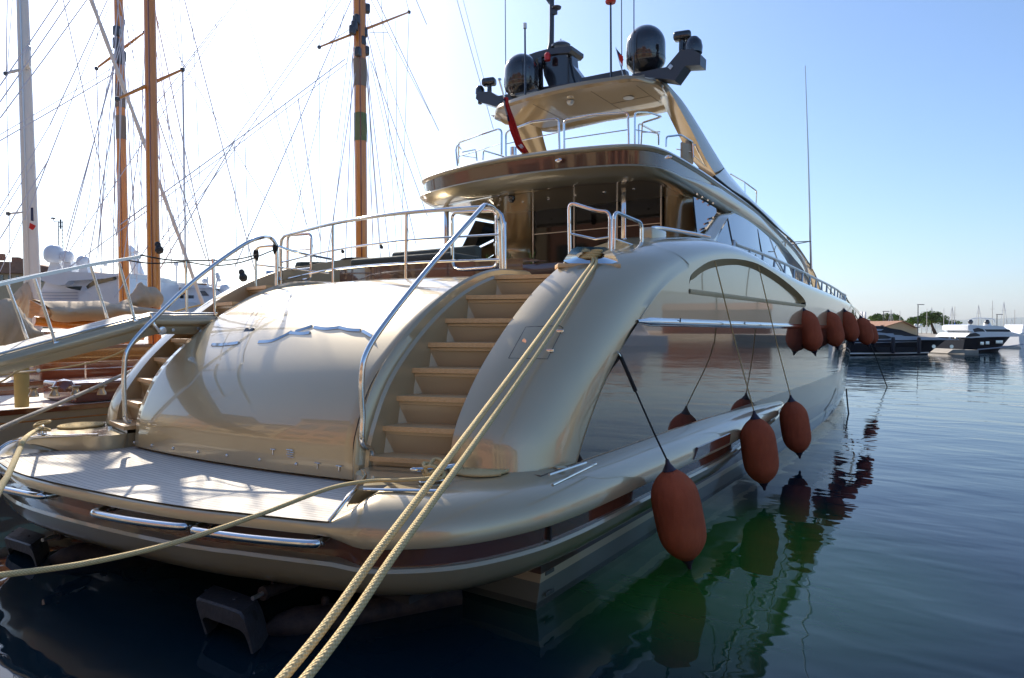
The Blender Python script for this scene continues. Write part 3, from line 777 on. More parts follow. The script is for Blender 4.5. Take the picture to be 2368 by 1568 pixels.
# drop of the lower edge of the slab below the upper lip, along the outline
rows = []; kk = []
for i, p in enumerate(fpl):
    a = fpl[max(0, i - 1)]; b = fpl[min(len(fpl) - 1, i + 1)]; t = (b - a); t.z = 0; t.normalize(); n_ = V((t.y, -t.x, 0))
    if i == 0: n_ = V((0, -1, 0))
    band = .185 * (1 - max(0, min(1, (p.y - 10.6) / 2.2))) + .008 + .27 * max(0, min(1, (p.y - 16.5) / 4.5)); aft = abs(n_.y)
    z = p.z; tot = .48; b0 = .115 + band
    q = lambda d, h: V((p.x, p.y, z)) - n_ * d + V((0, 0, h))
    rows.append([q(.6, .0), q(.16, .01), q(.06, .0), q(.01, -.025), q(.0, -.055), q(.02, -.085), q(.06, -.095),
                 q(.07 + .02 * aft, -.10 - band), q(.03, -b0), q(-.02, -b0 - .015), q(-.035, -b0 - .04), q(-.03 + .03 * aft, -b0 - (tot - b0) * .35), q(.0 + .09 * aft, -b0 - (tot - b0) * .65), q(.05 + .2 * aft, -tot + .02), q(.10 + .30 * aft, -tot), q(.24 + .4 * aft, -tot - .0), q(.30 + .42 * aft, -tot + .03)])
mb = MB(); mb.grid([r[:7] for r in rows]); mb.mirror().build('fly_deck_lip', M['paint'], YA, smooth=50)
mb = MB(); mb.grid([r[6:8] for r in rows]); 
ib = [i for i, p in enumerate(fpl) if p.y < 15]; mb = MB(); mb.grid([rows[i][6:8] for i in ib]); bd = mb.mirror().build('fly_deck_band', M['brown'], YA, smooth=50)
mb = MB(); mb.grid([rows[i][6:8] for i in range(ib[-1], len(rows))]); mb.mirror().build('wheelhouse_side_window', M['sideglass'], YA, smooth=50)
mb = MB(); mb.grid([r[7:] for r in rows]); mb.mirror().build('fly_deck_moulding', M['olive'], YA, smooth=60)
fly_low = [r[-1] for r in rows]
# ceiling over the cockpit and fly deck floor
nfl = len([1 for p in fpl if p.y < 16])
mb = MB(); mb.grid([[r[-1], V((XC, max(r[-1].y, 9.85), 4.72))] for r in rows[:nfl]]); mb.mirror().build('cockpit_ceiling', M['bronze'], YA)
mb = MB(); mb.grid([[r[0], V((XC, max(r[0].y, 9.6), r[0].z - .01))] for r in rows]); mb.mirror().build('fly_deck_floor', M['teak'], YA)
mb = MB()
for a in ((713, 1), ):
    pass
for px, py in ((1083, 405), (1293, 371), (1547, 364)):
    c = Q(px, py, y=9.22 if px > 1200 and px < 1500 else (9.6 if px < 1200 else 9.6)); mb.lathe([(0, 0), (.03, 0), (.045, .01), (.02, .02), (0, .02)], c + V((0, -.03, 0)), 12, 'Y', M=Matrix.Diagonal((1.3, 1, .7)))
mb.build('band_light', M['chrome'], bd, split=True)
mb = MB()
for k in range(7):
    u = -1.7 + k * .55; mb.lathe([(0, 0), (.026, 0), (.026, -.01), (.016, -.015), (0, -.015)], V((XC + u, 10.6, 4.71)), 10)
mb.build('ceiling_light', M['chrome'], YA, split=True)
mb = MB(); mb.lathe([(0, .05), (.06, .05), (.06, .0), (.05, -.04), (.03, -.06), (0, -.07)], V((XC - .45, 10.0, 4.66)), 16); mb.build('camera_dome', M['black'], YA)

# salon bulkhead: dark glass doors, bronze column panels
mb = MB(); mb.box((XC + .35, 11.6, 3.85), (2.75, .06, 1.75)); sg = mb.build('salon_doors', M['doorglass'], YA)
mb = MB()
for u in (-.98, -.05, .85, 1.70): mb.box((XC + u, 11.555, 3.85), (.025, .035, 1.75))
mb.box((XC + .35, 11.553, 4.25), (2.7, .02, .014)); mb.build('door_frame', M['alu'], sg, split=True)
mb = MB()
for sx_ in (-1,):
    rr = []
    for z, k in ((2.98, 0), (3.55, 0), (3.7, .04), (3.85, .10), (3.95, .12), (4.1, .06), (4.2, 0), (4.75, 0)):
        rr.append([V((XC + sx_ * (1.02 + k * 0) - 0, 11.62, z)), V((XC - 1.05, 11.52 - k * 1.5, z)), V((XC - 1.25, 11.42 - k * 2.2, z)), V((XC - 1.5, 11.40 - k * 2.4, z)), V((XC - 1.72, 11.5 - k * 1.6, z)), V((XC - 1.85, 11.7, z)), V((XC - 2.2, 11.9, z))])
    mb.grid([[rr[i][j] for i in range(len(rr))] for j in range(7)])
rr = []
for z, k in ((2.98, 0), (3.3, 0), (3.45, .06), (3.8, .12), (4.0, .10), (4.2, 0), (4.75, 0)):
    rr.append([V((XC + 1.72, 11.62, z)), V((XC + 1.78, 11.55 - k, z)), V((XC + 1.95, 11.5 - k * 1.2, z)), V((XC + 2.1, 11.6 - k, z)), V((XC + 2.3, 11.9, z))])
mb.grid([[rr[i][j] for i in range(len(rr))] for j in range(5)])
mb.build('bulkhead_column', M['bronze'], YA, smooth=60, split=True)
# corner posts of polished steel
for u, y in ((1.56, 10.3), (-2.22, 10.35)):
    mb = MB(); mb.box((XC + u, y, 3.85), (.075, .075, 1.66), R(12), bev=.01); mb.build('cockpit_post', M['chrome'], YA)

# side: glass panel, raked pillar, long windows, coach roof sweep
tri = [(1604, 455), (1630, 466), (1656, 482), (1657, 492), (1646, 508), (1632, 528), (1613, 543)]
mb = MB(); P_ = [QS(a, b, -.02) for a, b in tri]; mb.prism(P_, (-.02, 0, 0)); tri_o = mb.mirror().build('side_screen', M['sideglass'], YA)
mb = MB()
for a in ((1612, 449), (1624, 456), (1637, 463), (1649, 470), (1649, 503), (1641, 514), (1632, 527)): mb.rod(QS(*a, .03), QS(*a, -.05), .017, 10)
mb.build('screen_stud', M['chrome'], tri_o, split=True)
pa = curve([(1690, 492), (1668, 497), (1655, 512), (1640, 532), (1618, 556), (1600, 575)], .02); pb = curve([(1692, 493), (1682, 506), (1672, 522), (1662, 542), (1652, 565), (1645, 585)], -.03)
mb = MB(); mb.grid([[p + V((-.06, -.0, 0)) for p in pa], pa, [p + V((.10, 0, 0)) for p in [a.lerp(b, .45) for a, b in zip(pa, pb)]], pb, [p + V((-.05, 0, 0)) for p in pb]]); mb.mirror().build('raked_pillar', M['paint'], YA, smooth=60)
gt = curve([(1692, 490), (1725, 507), (1760, 533), (1802, 572), (1835, 612), (1858, 648), (1872, 668)], -.05); gb = curve([(1636, 590), (1690, 600), (1740, 625), (1790, 650), (1830, 668), (1850, 680), (1872, 690)], -.05)
mb = MB(); mb.grid([[a.lerp(b, k / 5) for a, b in zip(gt, gb)] for k in range(6)]); sgl = mb.mirror().build('salon_side_window', M['sideglass'], YA)
mb = MB()
for (a, b) in (((1682, 500), (1697, 575)), ((1752, 530), (1772, 640))):
    mb.rod(QS(*a, -.05), QS(*b, -.05), .008)
mb.mirror().build('window_bar', M['rubber'], sgl, split=True)
# front of the house, closing roof
# upper shoulder: from the black groove to the swept outer silhouette, continuing aft and up as hardtop leg
ga = curve([(1650, 408), (1690, 440), (1725, 462), (1760, 492), (1802, 532), (1840, 566), (1873, 615), (1890, 650), (1897, 676)], .03)
gb_ = curve([(1672, 384), (1712, 436), (1748, 477), (1789, 513), (1827, 551), (1853, 587), (1876, 626), (1899, 678)], -.12)
n = 60; ga = resample(ga, n); gb_ = resample(gb_, n)
mb = MB(); mb.grid([[p + V((-.2, 0, -.03)) for p in ga], ga, [a.lerp(b, .3) + V((.07, 0, 0)) for a, b in zip(ga, gb_)], [a.lerp(b, .7) + V((.08, 0, 0)) for a, b in zip(ga, gb_)], gb_, [V((XC + (p.x - XC) * .5, p.y, p.z + .05)) for p in gb_], [V((XC, p.y, p.z + .06)) for p in gb_]])
mb.mirror().build('wheelhouse_roof', M['paint'], YA, smooth=60)
mb = MB(); gg = [p + V((.012, 0, 0)) for p in ga]; mb.tube(gg, .022, 8); mb.mirror().build('roof_groove', M['rubber'], YA)

# hardtop: leg (outer skin + tan inner face) and roof
HB = 6.62
ho = [(0, 10.72, 6.63), (.8, 10.76, 6.64), (1.35, 10.86, 6.66), (1.62, 11.0, 6.66)]
outer = cat_rom([V((XC + a, b, c)) for a, b, c in ho], 6)
leg_mid = [Q(a, b, x=XC + u) for a, b, u in ((1529, 188, 1.72), (1549, 213, 1.75), (1569, 246, 1.80), (1604, 311, 1.9), (1634, 371, 2.0), (1664, 416, 2.08), (1690, 447, 2.14))]
leg_out = [Q(a, b, x=XC + u) for a, b, u in ((1536, 189, 1.73), (1560, 212, 1.74), (1584, 241, 1.78), (1619, 296, 1.86), (1649, 346, 1.94), (1684, 401, 2.03), (1720, 446, 2.1))]
leg_in = [Q(a, b, x=XC + u) for a, b, u in ((1500, 198, 1.42), (1524, 222, 1.45), (1541, 256, 1.5), (1571, 316, 1.6), (1601, 371, 1.72), (1640, 408, 1.86), (1669, 432, 1.95))]
lo, lm, li = [cat_rom(q, 6) for q in (leg_out, leg_mid, leg_in)]
mb = MB(); mb.grid([lo, [a.lerp(b, .5) + V((.03, 0, .01)) for a, b in zip(lo, lm)], lm]); mb.mirror().build('hardtop_leg', M['paint'], YA, smooth=60)
lfr = [V((p.x - .16, p.y + .25 + .02 * i, p.z - .03)) for i, p in enumerate(li)]
mb = MB(); mb.grid([lm, li, [V((a.x - .05, a.y + .45, a.z - .02)) for a in li], [V((b.x - .08, b.y, b.z - .03)) for b in lo], lo]); mb.mirror().build('hardtop_leg_inner', M['bronze'], YA, smooth=60)
# roof slab
rows = []
us = [0, .3, .6, .9, 1.15, 1.35, 1.5, 1.6, 1.68, 1.74]
for u in us:
    ya = 10.72 + .10 * u ** 2 + (.25 * max(0, (u - 1.3) / .44) ** 2); yf = 12.75 + .10 * u - 1.25 * max(0, (u - 1.25) / .49) ** 2
    zt = 6.78 - .015 * u * u - (.12 * max(0, (u - 1.25) / .49) ** 2.5); zb = 6.62 - .0 * u - (.0 if u < 1.6 else .02)
    q = lambda y, z: V((XC + u, y, z))
    rows.append([q(ya + .25, zb + .04), q(ya + .22, zb), q(ya + .02, zb + .0), q(ya - .01, zb + .05), q(ya + .02, (zt + zb) / 2 + .05), q(ya + .14, zt - .01), q(ya + .4, zt), q(yf - .5, zt + .04), q(yf, zt - .03), q(yf + .1, zb + .03), q(yf - .1, zb), q(yf - .3, zb + .04)])
cc_ = [V((p.x + .03, p.y, 6.66 + (p.z - 6.66) * .35)) for p in rows[-1]]; rows.append(cc_)
mb = MB(); mb.grid(rows); mb.mirror(); mb.build('hardtop_roof', M['bronze'], YA, smooth=50)
mb = MB(); mb.grid([[r[0], r[-1]] for r in rows]); mb.mirror().build('hardtop_ceiling', M['bronze'], YA)
mb = MB(); mb.lathe([(0, 0), (.10, 0), (.10, -.012), (0, -.014)], V((XC + .98, 11.75, 6.652)), 24); mb.lathe([(0, 0), (.07, 0), (.07, -.03), (.045, -.07), (0, -.08)], V((XC, 11.3, 6.65)), 18); mb.build('ceiling_speaker', M['alu'], YA, split=True)
mb = MB()
for u in (-.7, .55, 1.35): mb.rod(V((XC + u, 11.0, 6.658)), V((XC + u, 12.4, 6.658)), .0028, 6)
mb.rod(V((XC + .55, 11.9, 6.655)), V((XC + 1.35, 11.9, 6.658)), .0028, 6); mb.build('ceiling_seam', M['rubber'], YA, split=True)
# fly deck seats glimpsed by the leg
mb = MB(); c = Q(1583, 352, y=11.6); mb.box(c, (.05, .22, .32), R(-10), bev=.02); c = Q(1594, 352, y=12); mb.box(c, (.08, .2, .42), R(-10), bev=.03); mb.build('fly_seat', M['canvas'], YA, split=True)

# --- roof equipment
def dome(c, r, h, n_='satellite_dome'):
    mb = MB(); pr = [(0, 0), (r * .62, 0), (r * .70, h * .03), (r * .93, h * .13), (r, h * .2), (r, h - r * 1.02)]
    for k in range(1, 13):
        a = math.pi / 2 * k / 12; pr.append((r * math.cos(a), h - r * 1.02 + r * 1.02 * math.sin(a)))
    mb.lathe(pr, c, 32); o = mb.build(n_, M['black'], YA, smooth=60)
    mb = MB(); mb.lathe([(r + .003, h * .265), (r + .003, h * .275)], c, 32); mb.build('dome_seam', M['grey'], o); return o
yd = 11.6
dR = Q(1493, 150, y=yd); dL = Q(1206, 200, y=yd)
dome(V((dR.x, dR.y, Q(1493, 168, y=yd).z)), .352, .83); dome(V((dL.x, dL.y, Q(1206, 222, y=yd).z)), .352, .83)
def cam_arm(p0, p1, p2, cx_, flip):
    """angled bracket with searchlight and camera ball"""
    mb = MB(); w_ = V((0, .30, 0))
    lo_ = [p0, p1, p2]; th = V((0, 0, .10))
    for a, b in ((p0, p1), (p1, p2)): 
        mb.add([a, b, b + th, a + th, a + w_, b + w_, b + w_ + th, a + w_ + th], [[0, 1, 2, 3], [4, 7, 6, 5], [0, 4, 5, 1], [3, 2, 6, 7], [0, 3, 7, 4], [1, 5, 6, 2]])
    o = mb.build('equipment_bracket', M['grey'], YA, smooth=0)
    mb = MB(); mb.lathe([(0, 0), (.055, 0), (.05, .16), (0, .16)], cx_ + w_ * .5 + th, 16); mb.box(cx_ + w_ * .5 + th + V((0, 0, .24)), (.34, .22, .15), R(15), bev=.045); mb.build('searchlight', M['black'], o)
    e = p2 + w_ * .5; mb = MB(); mb.lathe([(0, -.0), (.09, 0), (.13, .04), (.13, .14), (.10, .22), (0, .25)], e, 20); mb.lathe([(0, 0), (.06, 0), (.055, -.05), (0, -.09)], e, 16); mb.build('camera_ball', M['black'], o)
yb = 11.3
cam_arm(Q(1508, 172, y=yb), Q(1545, 182, y=yb) , Q(1552, 172, y=yb), Q(1545, 170, y=yb), 1) if 0 else None
P0, P1, P2, P3 = Q(1500, 172, y=yb), Q(1542, 176, y=yb), Q(1575, 140, y=yb), Q(1612, 140, y=yb)
mb = MB(); wv = V((0, .30, 0))
poly = [Q(1490, 178, y=yb), Q(1533, 182, y=yb), Q(1560, 186, y=yb), Q(1584, 152, y=yb), Q(1619, 150, y=yb), Q(1620, 125, y=yb), Q(1600, 112, y=yb), Q(1572, 117, y=yb), Q(1540, 155, y=yb), Q(1490, 165, y=yb)]
mb.prism(poly, wv); br = mb.build('equipment_bracket', M['grey'], YA, smooth=30)
mb = MB(); c = Q(1577, 118, y=yb + .15); mb.lathe([(0, 0), (.055, 0), (.05, .2), (0, .2)], c, 16); mb.box(Q(1578, 84, y=yb + .15), (.30, .2, .15), R(15), bev=.05); mb.build('searchlight', M['black'], br)
mb = MB(); mb.lathe([(0, 0), (.15, 0), (.16, .10), (.14, .2), (.08, .27), (0, .29)], Q(1603, 124, y=yb + .15), 20); mb.lathe([(0, 0), (.06, 0), (.05, -.06), (0, -.08)], Q(1596, 136, y=yb + .1), 16); mb.build('camera_ball', M['black'], br)
mb = MB(); mb.lathe([(0, 0), (.05, 0), (.05, .008), (0, .012)], Q(1551, 155, y=yb) + V((0, -.01, 0)), 4, 'Y', M=Matrix.Rotation(R(180), 3, 'Z')); mb.build('badge', M['alu'], br)
yb2 = 11.6
poly = [Q(1100, 228, y=yb2), Q(1108, 236, y=yb2), Q(1145, 246, y=yb2), Q(1205, 226, y=yb2), Q(1205, 212, y=yb2), Q(1150, 222, y=yb2), Q(1135, 212, y=yb2), Q(1102, 212, y=yb2)]
mb = MB(); mb.prism(poly, wv); br = mb.build('equipment_bracket', M['grey'], YA, smooth=30)
mb = MB(); mb.lathe([(0, 0), (.05, 0), (.045, .2), (0, .2)], Q(1132, 212, y=yb2 + .15), 16); mb.box(Q(1131, 190, y=yb2 + .15), (.30, .2, .16), R(15), bev=.05); mb.build('searchlight', M['black'], br)
mb = MB(); mb.lathe([(0, 0), (.10, 0), (.10, .08), (.06, .15), (0, .17)], Q(1110, 216, y=yb2 + .15), 20); mb.lathe([(0, 0), (.05, 0), (.045, -.05), (0, -.07)], Q(1110, 235, y=yb2 + .1), 16); mb.build('camera_ball', M['black'], br)
# radar mast between the domes
ym = 11.9
mb = MB()
poly = [Q(a, b, y=ym) for a, b in ((1218, 145), (1218, 128), (1240, 120), (1270, 112), (1322, 106), (1322, 114), (1315, 122), (1285, 124), (1262, 128), (1245, 134))]
mb.prism(poly, (0, .5, 0)); RMt = mb.build('mast_wing', M['grey'], YA, smooth=30)
mb = MB()
mb.prism([Q(a, b, y=ym + .05) for a, b in ((1252, 130), (1312, 122), (1322, 175), (1330, 198), (1270, 203), (1258, 175))], (0, .35, 0)); mb.prism([Q(a, b, y=ym + .1) for a, b in ((1312, 128), (1322, 128), (1324, 150), (1345, 178), (1350, 192), (1322, 192))], (0, .25, 0))
mb.prism([Q(a, b, y=ym - .05) for a, b in ((1244, 132), (1252, 132), (1254, 205), (1246, 205))], (0, .05, 0))
mb.build('radar_pedestal', M['black'], YA, smooth=30)
mb = MB()
mb.prism([Q(a, b, y=ym) for a, b in ((1345, 180), (1445, 160), (1448, 172), (1345, 192))], (0, .16, 0)); mb.prism([Q(a, b, y=ym) for a, b in ((1225, 205), (1320, 192), (1320, 200), (1225, 213))], (0, .16, 0))
mb.build('radar_scanner', M['grey'], YA, smooth=30, split=True)
mb = MB(); mb.tube([Q(1276, -60, y=ym + .2), Q(1276, 60, y=ym + .2), Q(1275, 100, y=ym + .2), Q(1273, 118, y=ym + .2)], [.05, .05, .055, .08], 14); mb.rod(Q(1262, -8, y=ym + .2), Q(1276, 12, y=ym + .2), .04)
mb.lathe([(0, 0), (.09, 0), (.1, .03), (.02, .06), (0, .06)], Q(1287, 20, y=ym + .2), 16); mb.box(Q(1283, 24, y=ym + .2), (.08, .08, .16)); mb.build('light_mast', M['grey'], YA)
mb = MB(); mb.lathe([(0, 0), (.06, .0), (.06, .12), (.03, .16), (0, .16)], Q(1266, 140, y=ym - .1), 14); mb.build('red_signal_light', M['redlens'], YA)
mb = MB(); mb.lathe([(0, 0), (.2, 0), (.2, .04), (.12, .10), (0, .12)], Q(1297, 110, y=ym + .25), 20); mb.rod(Q(1297, 108, y=ym + .25), Q(1297, 90, y=ym + .25), .01); mb.build('navigation_dome', M['black'], YA)
mb = MB(); mb.box(Q(1225, 218, y=11.3), (.5, .3, .04)); mb.box(Q(1500, 174, y=11.5), (.5, .3, .05)); mb.build('equipment_base', M['grey'], YA, split=True)
# antennas
for a, b, r_, yy_ in (((1215, 222), (1214, 66), .018, 11.1), ((1413, 182), (1412, -40), .017, 11.3), ((1438, 180), (1437, -60), .008, 11.4), ((1466, 178), (1466, -60), .009, 11.2), ((1170, 238), (1168, -60), .008, 11.4)):
    p, q = Q(*a, y=yy_), Q(*b, y=yy_); mb = MB(); mb.tube([p, q], [r_ * 1.25, r_], 8); an = mb.build('whip_antenna', M['black'], YA)
    if b[1] == 66: mb = MB(); mb.lathe([(0, 0), (.035, 0), (.035, .1), (0, .1)], q, 12); mb.build('antenna_cap', M['white'], an)
    if a[0] == 1413: mb = MB(); mb.lathe([(0, 0), (.09, .01), (.1, .04), (.04, .06), (0, .06)], Q(1412, 8, y=yy_), 16); mb.build('antenna_disc', M['redlens'], an)

# --- rails
def rail(name, pts, r=.02, mt='chrome', extra=(), parent=YA, sm=0, n=10):
    mb = MB(); mb.tube(cat_rom(pts, sm) if sm else pts, r, n)
    for e in extra: mb.tube(e[0], e[1], 8)
    return mb.build(name, M[mt], parent)
def rounded(pts, rad=.07, n=5):
    P = [V(p) for p in pts]; out = [P[0]]
    for a, b, c in zip(P, P[1:], P[2:]):
        d1 = (a - b); d2 = (c - b); r1 = min(rad, d1.length * .45); r2 = min(rad, d2.length * .45)
        s_ = b + d1.normalized() * r1; e = b + d2.normalized() * r2
        for k in range(n + 1):
            t = k / n; out.append(s_ * (1 - t) ** 2 + b * 2 * t * (1 - t) + e * t * t)
    out.append(P[-1]); return out
# big curved stair rails
def stair_rail(sig):
    if sig > 0: px = [(862, 1058), (858, 1040), (838, 1022), (839, 960), (836, 880), (848, 815), (900, 735), (1000, 610), (1100, 496)]; x = XC + 1.84
    else: px = [(302, 975), (290, 968), (288, 930), (287, 860), (300, 800), (372, 722), (460, 640), (560, 568), (602, 550)]; x = XC - 1.64
    return [Q(a, b, x=x) for a, b in px]
P_ = stair_rail(1); P_ += [Q(1124, 474, x=XC + 1.78), Q(1146, 486, x=XC + 1.72), Q(1156, 520, x=XC + 1.7), Q(1160, 634, x=XC + 1.7)]
mb = MB(); mb.tube(cat_rom(P_, 6), .026, 12); mb.build('stair_handrail', M['chrome'], YA)
P_ = stair_rail(-1); P_ += [Q(622, 549, x=XC - 1.84), Q(636, 562, x=XC - 1.84), Q(640, 590, x=XC - 1.84), Q(640, 672, x=XC - 1.84)]
mb = MB(); mb.tube(cat_rom(P_, 6), .026, 12); mb.build('stair_handrail', M['chrome'], YA)
# transverse cockpit rail on top of the door
def yr(x): u = x - XC; return 6.72 - .28 * (1 - (u / 1.75) ** 2)
def RP(px, py):
    return Q(px, py, y=6.45) if 0 else (lambda: [p for p in [None]])()
def QR(px, py):
    y = 6.5
    for _ in range(12): y = yr(max(XC - 1.75, min(XC + 1.75, Q(px, py, y=y).x)))
    return Q(px, py, y=y)
top_ = cat_rom([QR(a, b) for a, b in ((672, 542), (770, 517), (860, 502), (940, 492), (1040, 484), (1120, 479))], 5)
top_ = [QR(650, 672), QR(649, 575), QR(651, 555), QR(658, 546)] + top_ + [QR(1145, 484), QR(1160, 497), QR(1166, 520), QR(1167, 632)]
mb = MB(); mb.tube(top_, .025, 12); CR = mb.build('aft_rail', M['chrome'], YA)
mb = MB()
for t0, px in (((770, 519), (770, 664)), ((940, 494), (938, 648))): mb.tube([QR(*t0), QR(*px)], .02, 10)
mb.build('rail_post', M['chrome'], CR, split=True)
mb = MB()
for L_ in (((650, 607), (770, 579), (940, 556), (1160, 542)), ((650, 648), (770, 623), (940, 608), (1160, 600))): mb.tube(cat_rom([QR(*a) for a in L_], 5), .013, 8)
mb.build('rail_bar', M['chrome'], CR, split=True)
# gates
def gate(pts, bars, name='rail_gate'):
    mb = MB(); mb.tube(rounded(pts, .09), .021, 10, closed=False); g_ = mb.build(name, M['chrome'], YA)
    mb = MB()
    for a, b in bars: mb.rod(a, b, .012)
    if bars: mb.build('gate_bar', M['chrome'], g_, split=True)
def gp(L_, y): return [Q(a, b, y=y) for a, b in L_]
g = gp([(665, 648), (665, 545), (720, 540), (719, 645), (665, 652), (665, 600)], 6.95); gate(g, [(Q(665, 580, y=6.95), Q(720, 576, y=6.95)), (Q(665, 625, y=6.95), Q(720, 620, y=6.95))])
g = gp([(1047, 600), (1045, 492), (1148, 487), (1150, 618), (1062, 624), (1047, 615), (1047, 560)], 6.95); gate(g, [(Q(1047, 548, y=6.95), Q(1150, 542, y=6.95))])
mb = MB()
for a in ((1165, 520), (1165, 572)): mb.box(Q(*a, y=6.8), (.06, .04, .08), bev=.01)
mb.build('gate_hinge', M['chrome'], CR, split=True)
# port side rail on the far wing
g = [Q(593, 675, x=XC - 2.3), Q(590, 572, x=XC - 2.3), Q(640, 568, x=XC - 2.0), Q(690, 585, x=XC - 1.9), Q(770, 600, x=XC - 2.0)]
mb = MB(); mb.tube(rounded(g, .1), .018, 8); mb.rod(Q(591, 612, x=XC - 2.3), Q(760, 632, x=XC - 2.0), .012); mb.build('wing_rail', M['chrome'], YA)
# starboard pair of guard frames
g = gp([(1318, 596), (1316, 468), (1380, 488), (1411, 490), (1410, 604)], 7.15); gate(g, [(Q(1318, 540, y=7.15), Q(1378, 553, y=7.15)), (Q(1378, 553, y=7.15), Q(1411, 548, y=7.15))], 'guard_frame')
g = [Q(1418, 604, y=7.25), Q(1421, 489, y=7.25), Q(1484, 515, y=7.9), Q(1484, 572, y=7.9)]; gate(g, [(Q(1420, 552, y=7.25), Q(1484, 574, y=7.9))], 'guard_frame')
g = [Q(1500, 556, y=8.3), Q(1506, 530, y=8.5), Q(1530, 528, y=8.9), Q(1600, 540, y=10.0), Q(1640, 548, y=10.6)]; mb = MB(); mb.tube(cat_rom(g, 5), .03, 10); mb.build('shoulder_rail', M['chrome'], YA)
mb = MB(); mb.box(Q(1512, 550, y=8.55), (.16, .5, .22), R(0), bev=.02); mb.build('rail_plinth', M['paint'], YA)

# fly deck rails: frames following the aft curve
def flyd(px, py):
    y = 10
    for _ in range(14):
        x = Q(px, py, y=y).x; u = min(2.4, abs(x - XC)); y = 9.68 + .17 * u ** 2
        if u > 1.7: y += (u - 1.7) * .5
    return Q(px, py, y=y)
for L_, bar in ((((1060, 378), (1061, 330), (1110, 312), (1152, 298), (1160, 302), (1160, 358)), ((1061, 362), (1160, 332))),
                (((1170, 362), (1170, 305), (1230, 282), (1292, 274), (1294, 346)), ((1170, 333), (1294, 306))),
                (((1305, 346), (1304, 278), (1370, 266), (1452, 260), (1454, 335)), ((1305, 322), (1452, 300)))):
    P_ = [flyd(*a) for a in L_]; mb = MB(); mb.tube(rounded(P_, .07), .018, 10); o = mb.build('fly_rail', M['chrome'], YA)
    mb = MB(); mb.tube([flyd(*a) for a in bar], .009, 8); mb.build('fly_rail_bar', M['chrome'], o)
gs = [([(1468, 333, 10.1), (1468, 260, 10.1), (1500, 260, 10.3), (1530, 270, 10.9), (1485, 284, 11.3), (1482, 335, 11.4)], [(1468, 300, 10.1), (1525, 310, 10.9)]),
      ([(1477, 335, 11.6), (1477, 285, 11.6), (1523, 310, 11.9), (1523, 335, 12)], [(1482, 306, 11.6), (1526, 305, 11.2)]),
      ([(1540, 340, 10.9), (1541, 316, 10.9), (1575, 312, 11.3), (1601, 328, 12), (1603, 365, 12)], [(1565, 345, 11.3), (1600, 352, 12)]),
      ([(1607, 335, 12), (1632, 385, 13)], [(1605, 360, 12), (1632, 385, 13)]),
      ([(1058, 384, 10.6), (1054, 345, 10.6), (1058, 335, 10.7), (1066, 345, 10.9)], [(1057, 370, 10.6), (1063, 360, 10.8)]),
      ([(1070, 352, 10.9), (1100, 346, 11.5), (1103, 372, 11.5)], [(1070, 360, 10.9), (1100, 365, 11.5)]),
      ([(1117, 370, 11), (1118, 348, 11), (1165, 362, 12)], [(1117, 360, 11), (1118, 349, 11)])]
for L_, bar in gs:
    P_ = [Q(a, b, y=c) for a, b, c in L_]; mb = MB(); mb.tube(rounded(P_, .06), .016, 8); o = mb.build('fly_rail', M['chrome'], YA)
    mb = MB(); mb.rod(Q(bar[0][0], bar[0][1], y=bar[0][2]), Q(bar[1][0], bar[1][1], y=bar[1][2]), .009); mb.build('fly_rail_bar', M['chrome'], o)
mb = MB(); mb.lathe([(0, 0), (.06, 0), (.06, .14), (0, .14)], flyd(1187, 360), 14); mb.build('deck_light', M['chrome'], YA)
# forward coach roof rail
mb = MB(); P_ = [Q(1690, 403, y=18), Q(1720, 420, y=19.5), Q(1750, 442, y=20.5), Q(1748, 475, y=20.5)]; mb.tube(rounded(P_, .1), .02, 8)
mb.rod(Q(1722, 421, y=19.5), Q(1723, 450, y=19.5), .015); mb.build('roof_rail', M['chrome'], YA)
# tall antenna with stay bracket
mb = MB(); mb.tube([Q(1876, 622, y=22), Q(1874, 560, y=22), Q(1869, 360, y=22), Q(1862, 152, y=22)], [.035, .03, .022, .012], 8); an = mb.build('tall_whip_antenna', M['alu'], YA)
mb = MB(); mb.rod(Q(1875, 558, y=22), Q(1828, 560, y=20), .012); mb.rod(Q(1875, 558, y=22), Q(1832, 566, y=19), .012); mb.build('antenna_bracket', M['rubber'], an)

# bow rail on the bulwark with stanchions (starboard + port)
rt = [(1702, 565), (1750, 582), (1789, 598), (1828, 616), (1887, 645), (1946, 678), (1970, 693)]
def shoulder(y): return XC + max(.3, Uh(y, 3.3) - .42), lerp_tab(crest_s, y)
def railp(px, py):
    y = 14.
    for _ in range(60):
        r = Q(px, py, x=shoulder(y)[0]); y = .6 * y + .4 * min(36, r.y)
    return Q(px, py, x=shoulder(y)[0])
RT = [railp(*a) for a in rt]
ys2 = [RT[0].y + (33.5 - RT[0].y) * (k / 22) ** 1.0 for k in range(23)]
def rail_at(y):
    for a, b in zip(RT, RT[1:]):
        if y <= b.y: f = (y - a.y) / (b.y - a.y); return V((shoulder(y)[0], y, a.z + (b.z - a.z) * f))
    return V((shoulder(y)[0], y, RT[-1].z))
e_ = V((shoulder(RT[0].y - .15)[0], RT[0].y - .15, shoulder(RT[0].y - .15)[1]))
tp = [e_, e_ + V((0, .02, .12)), rail_at(ys2[0]), *[rail_at(y) for y in ys2[1:]]]
mb = MB(); mb.tube(tp, .032, 10); BR = mb.mirror().build('bow_rail', M['alu'], YA)
for y in [ys2[0] + .9 + .95 * k for k in range(20)]:
    p = rail_at(y); b = V((p.x, y - .1, shoulder(y)[1] - .02)); mb = MB(); mb.tube([b, b.lerp(p, .35), p], [.045, .026, .02], 8)
    mb.build('stanchion', M['alu'], BR); mb.mirrored().build('stanchion', M['alu'], BR)

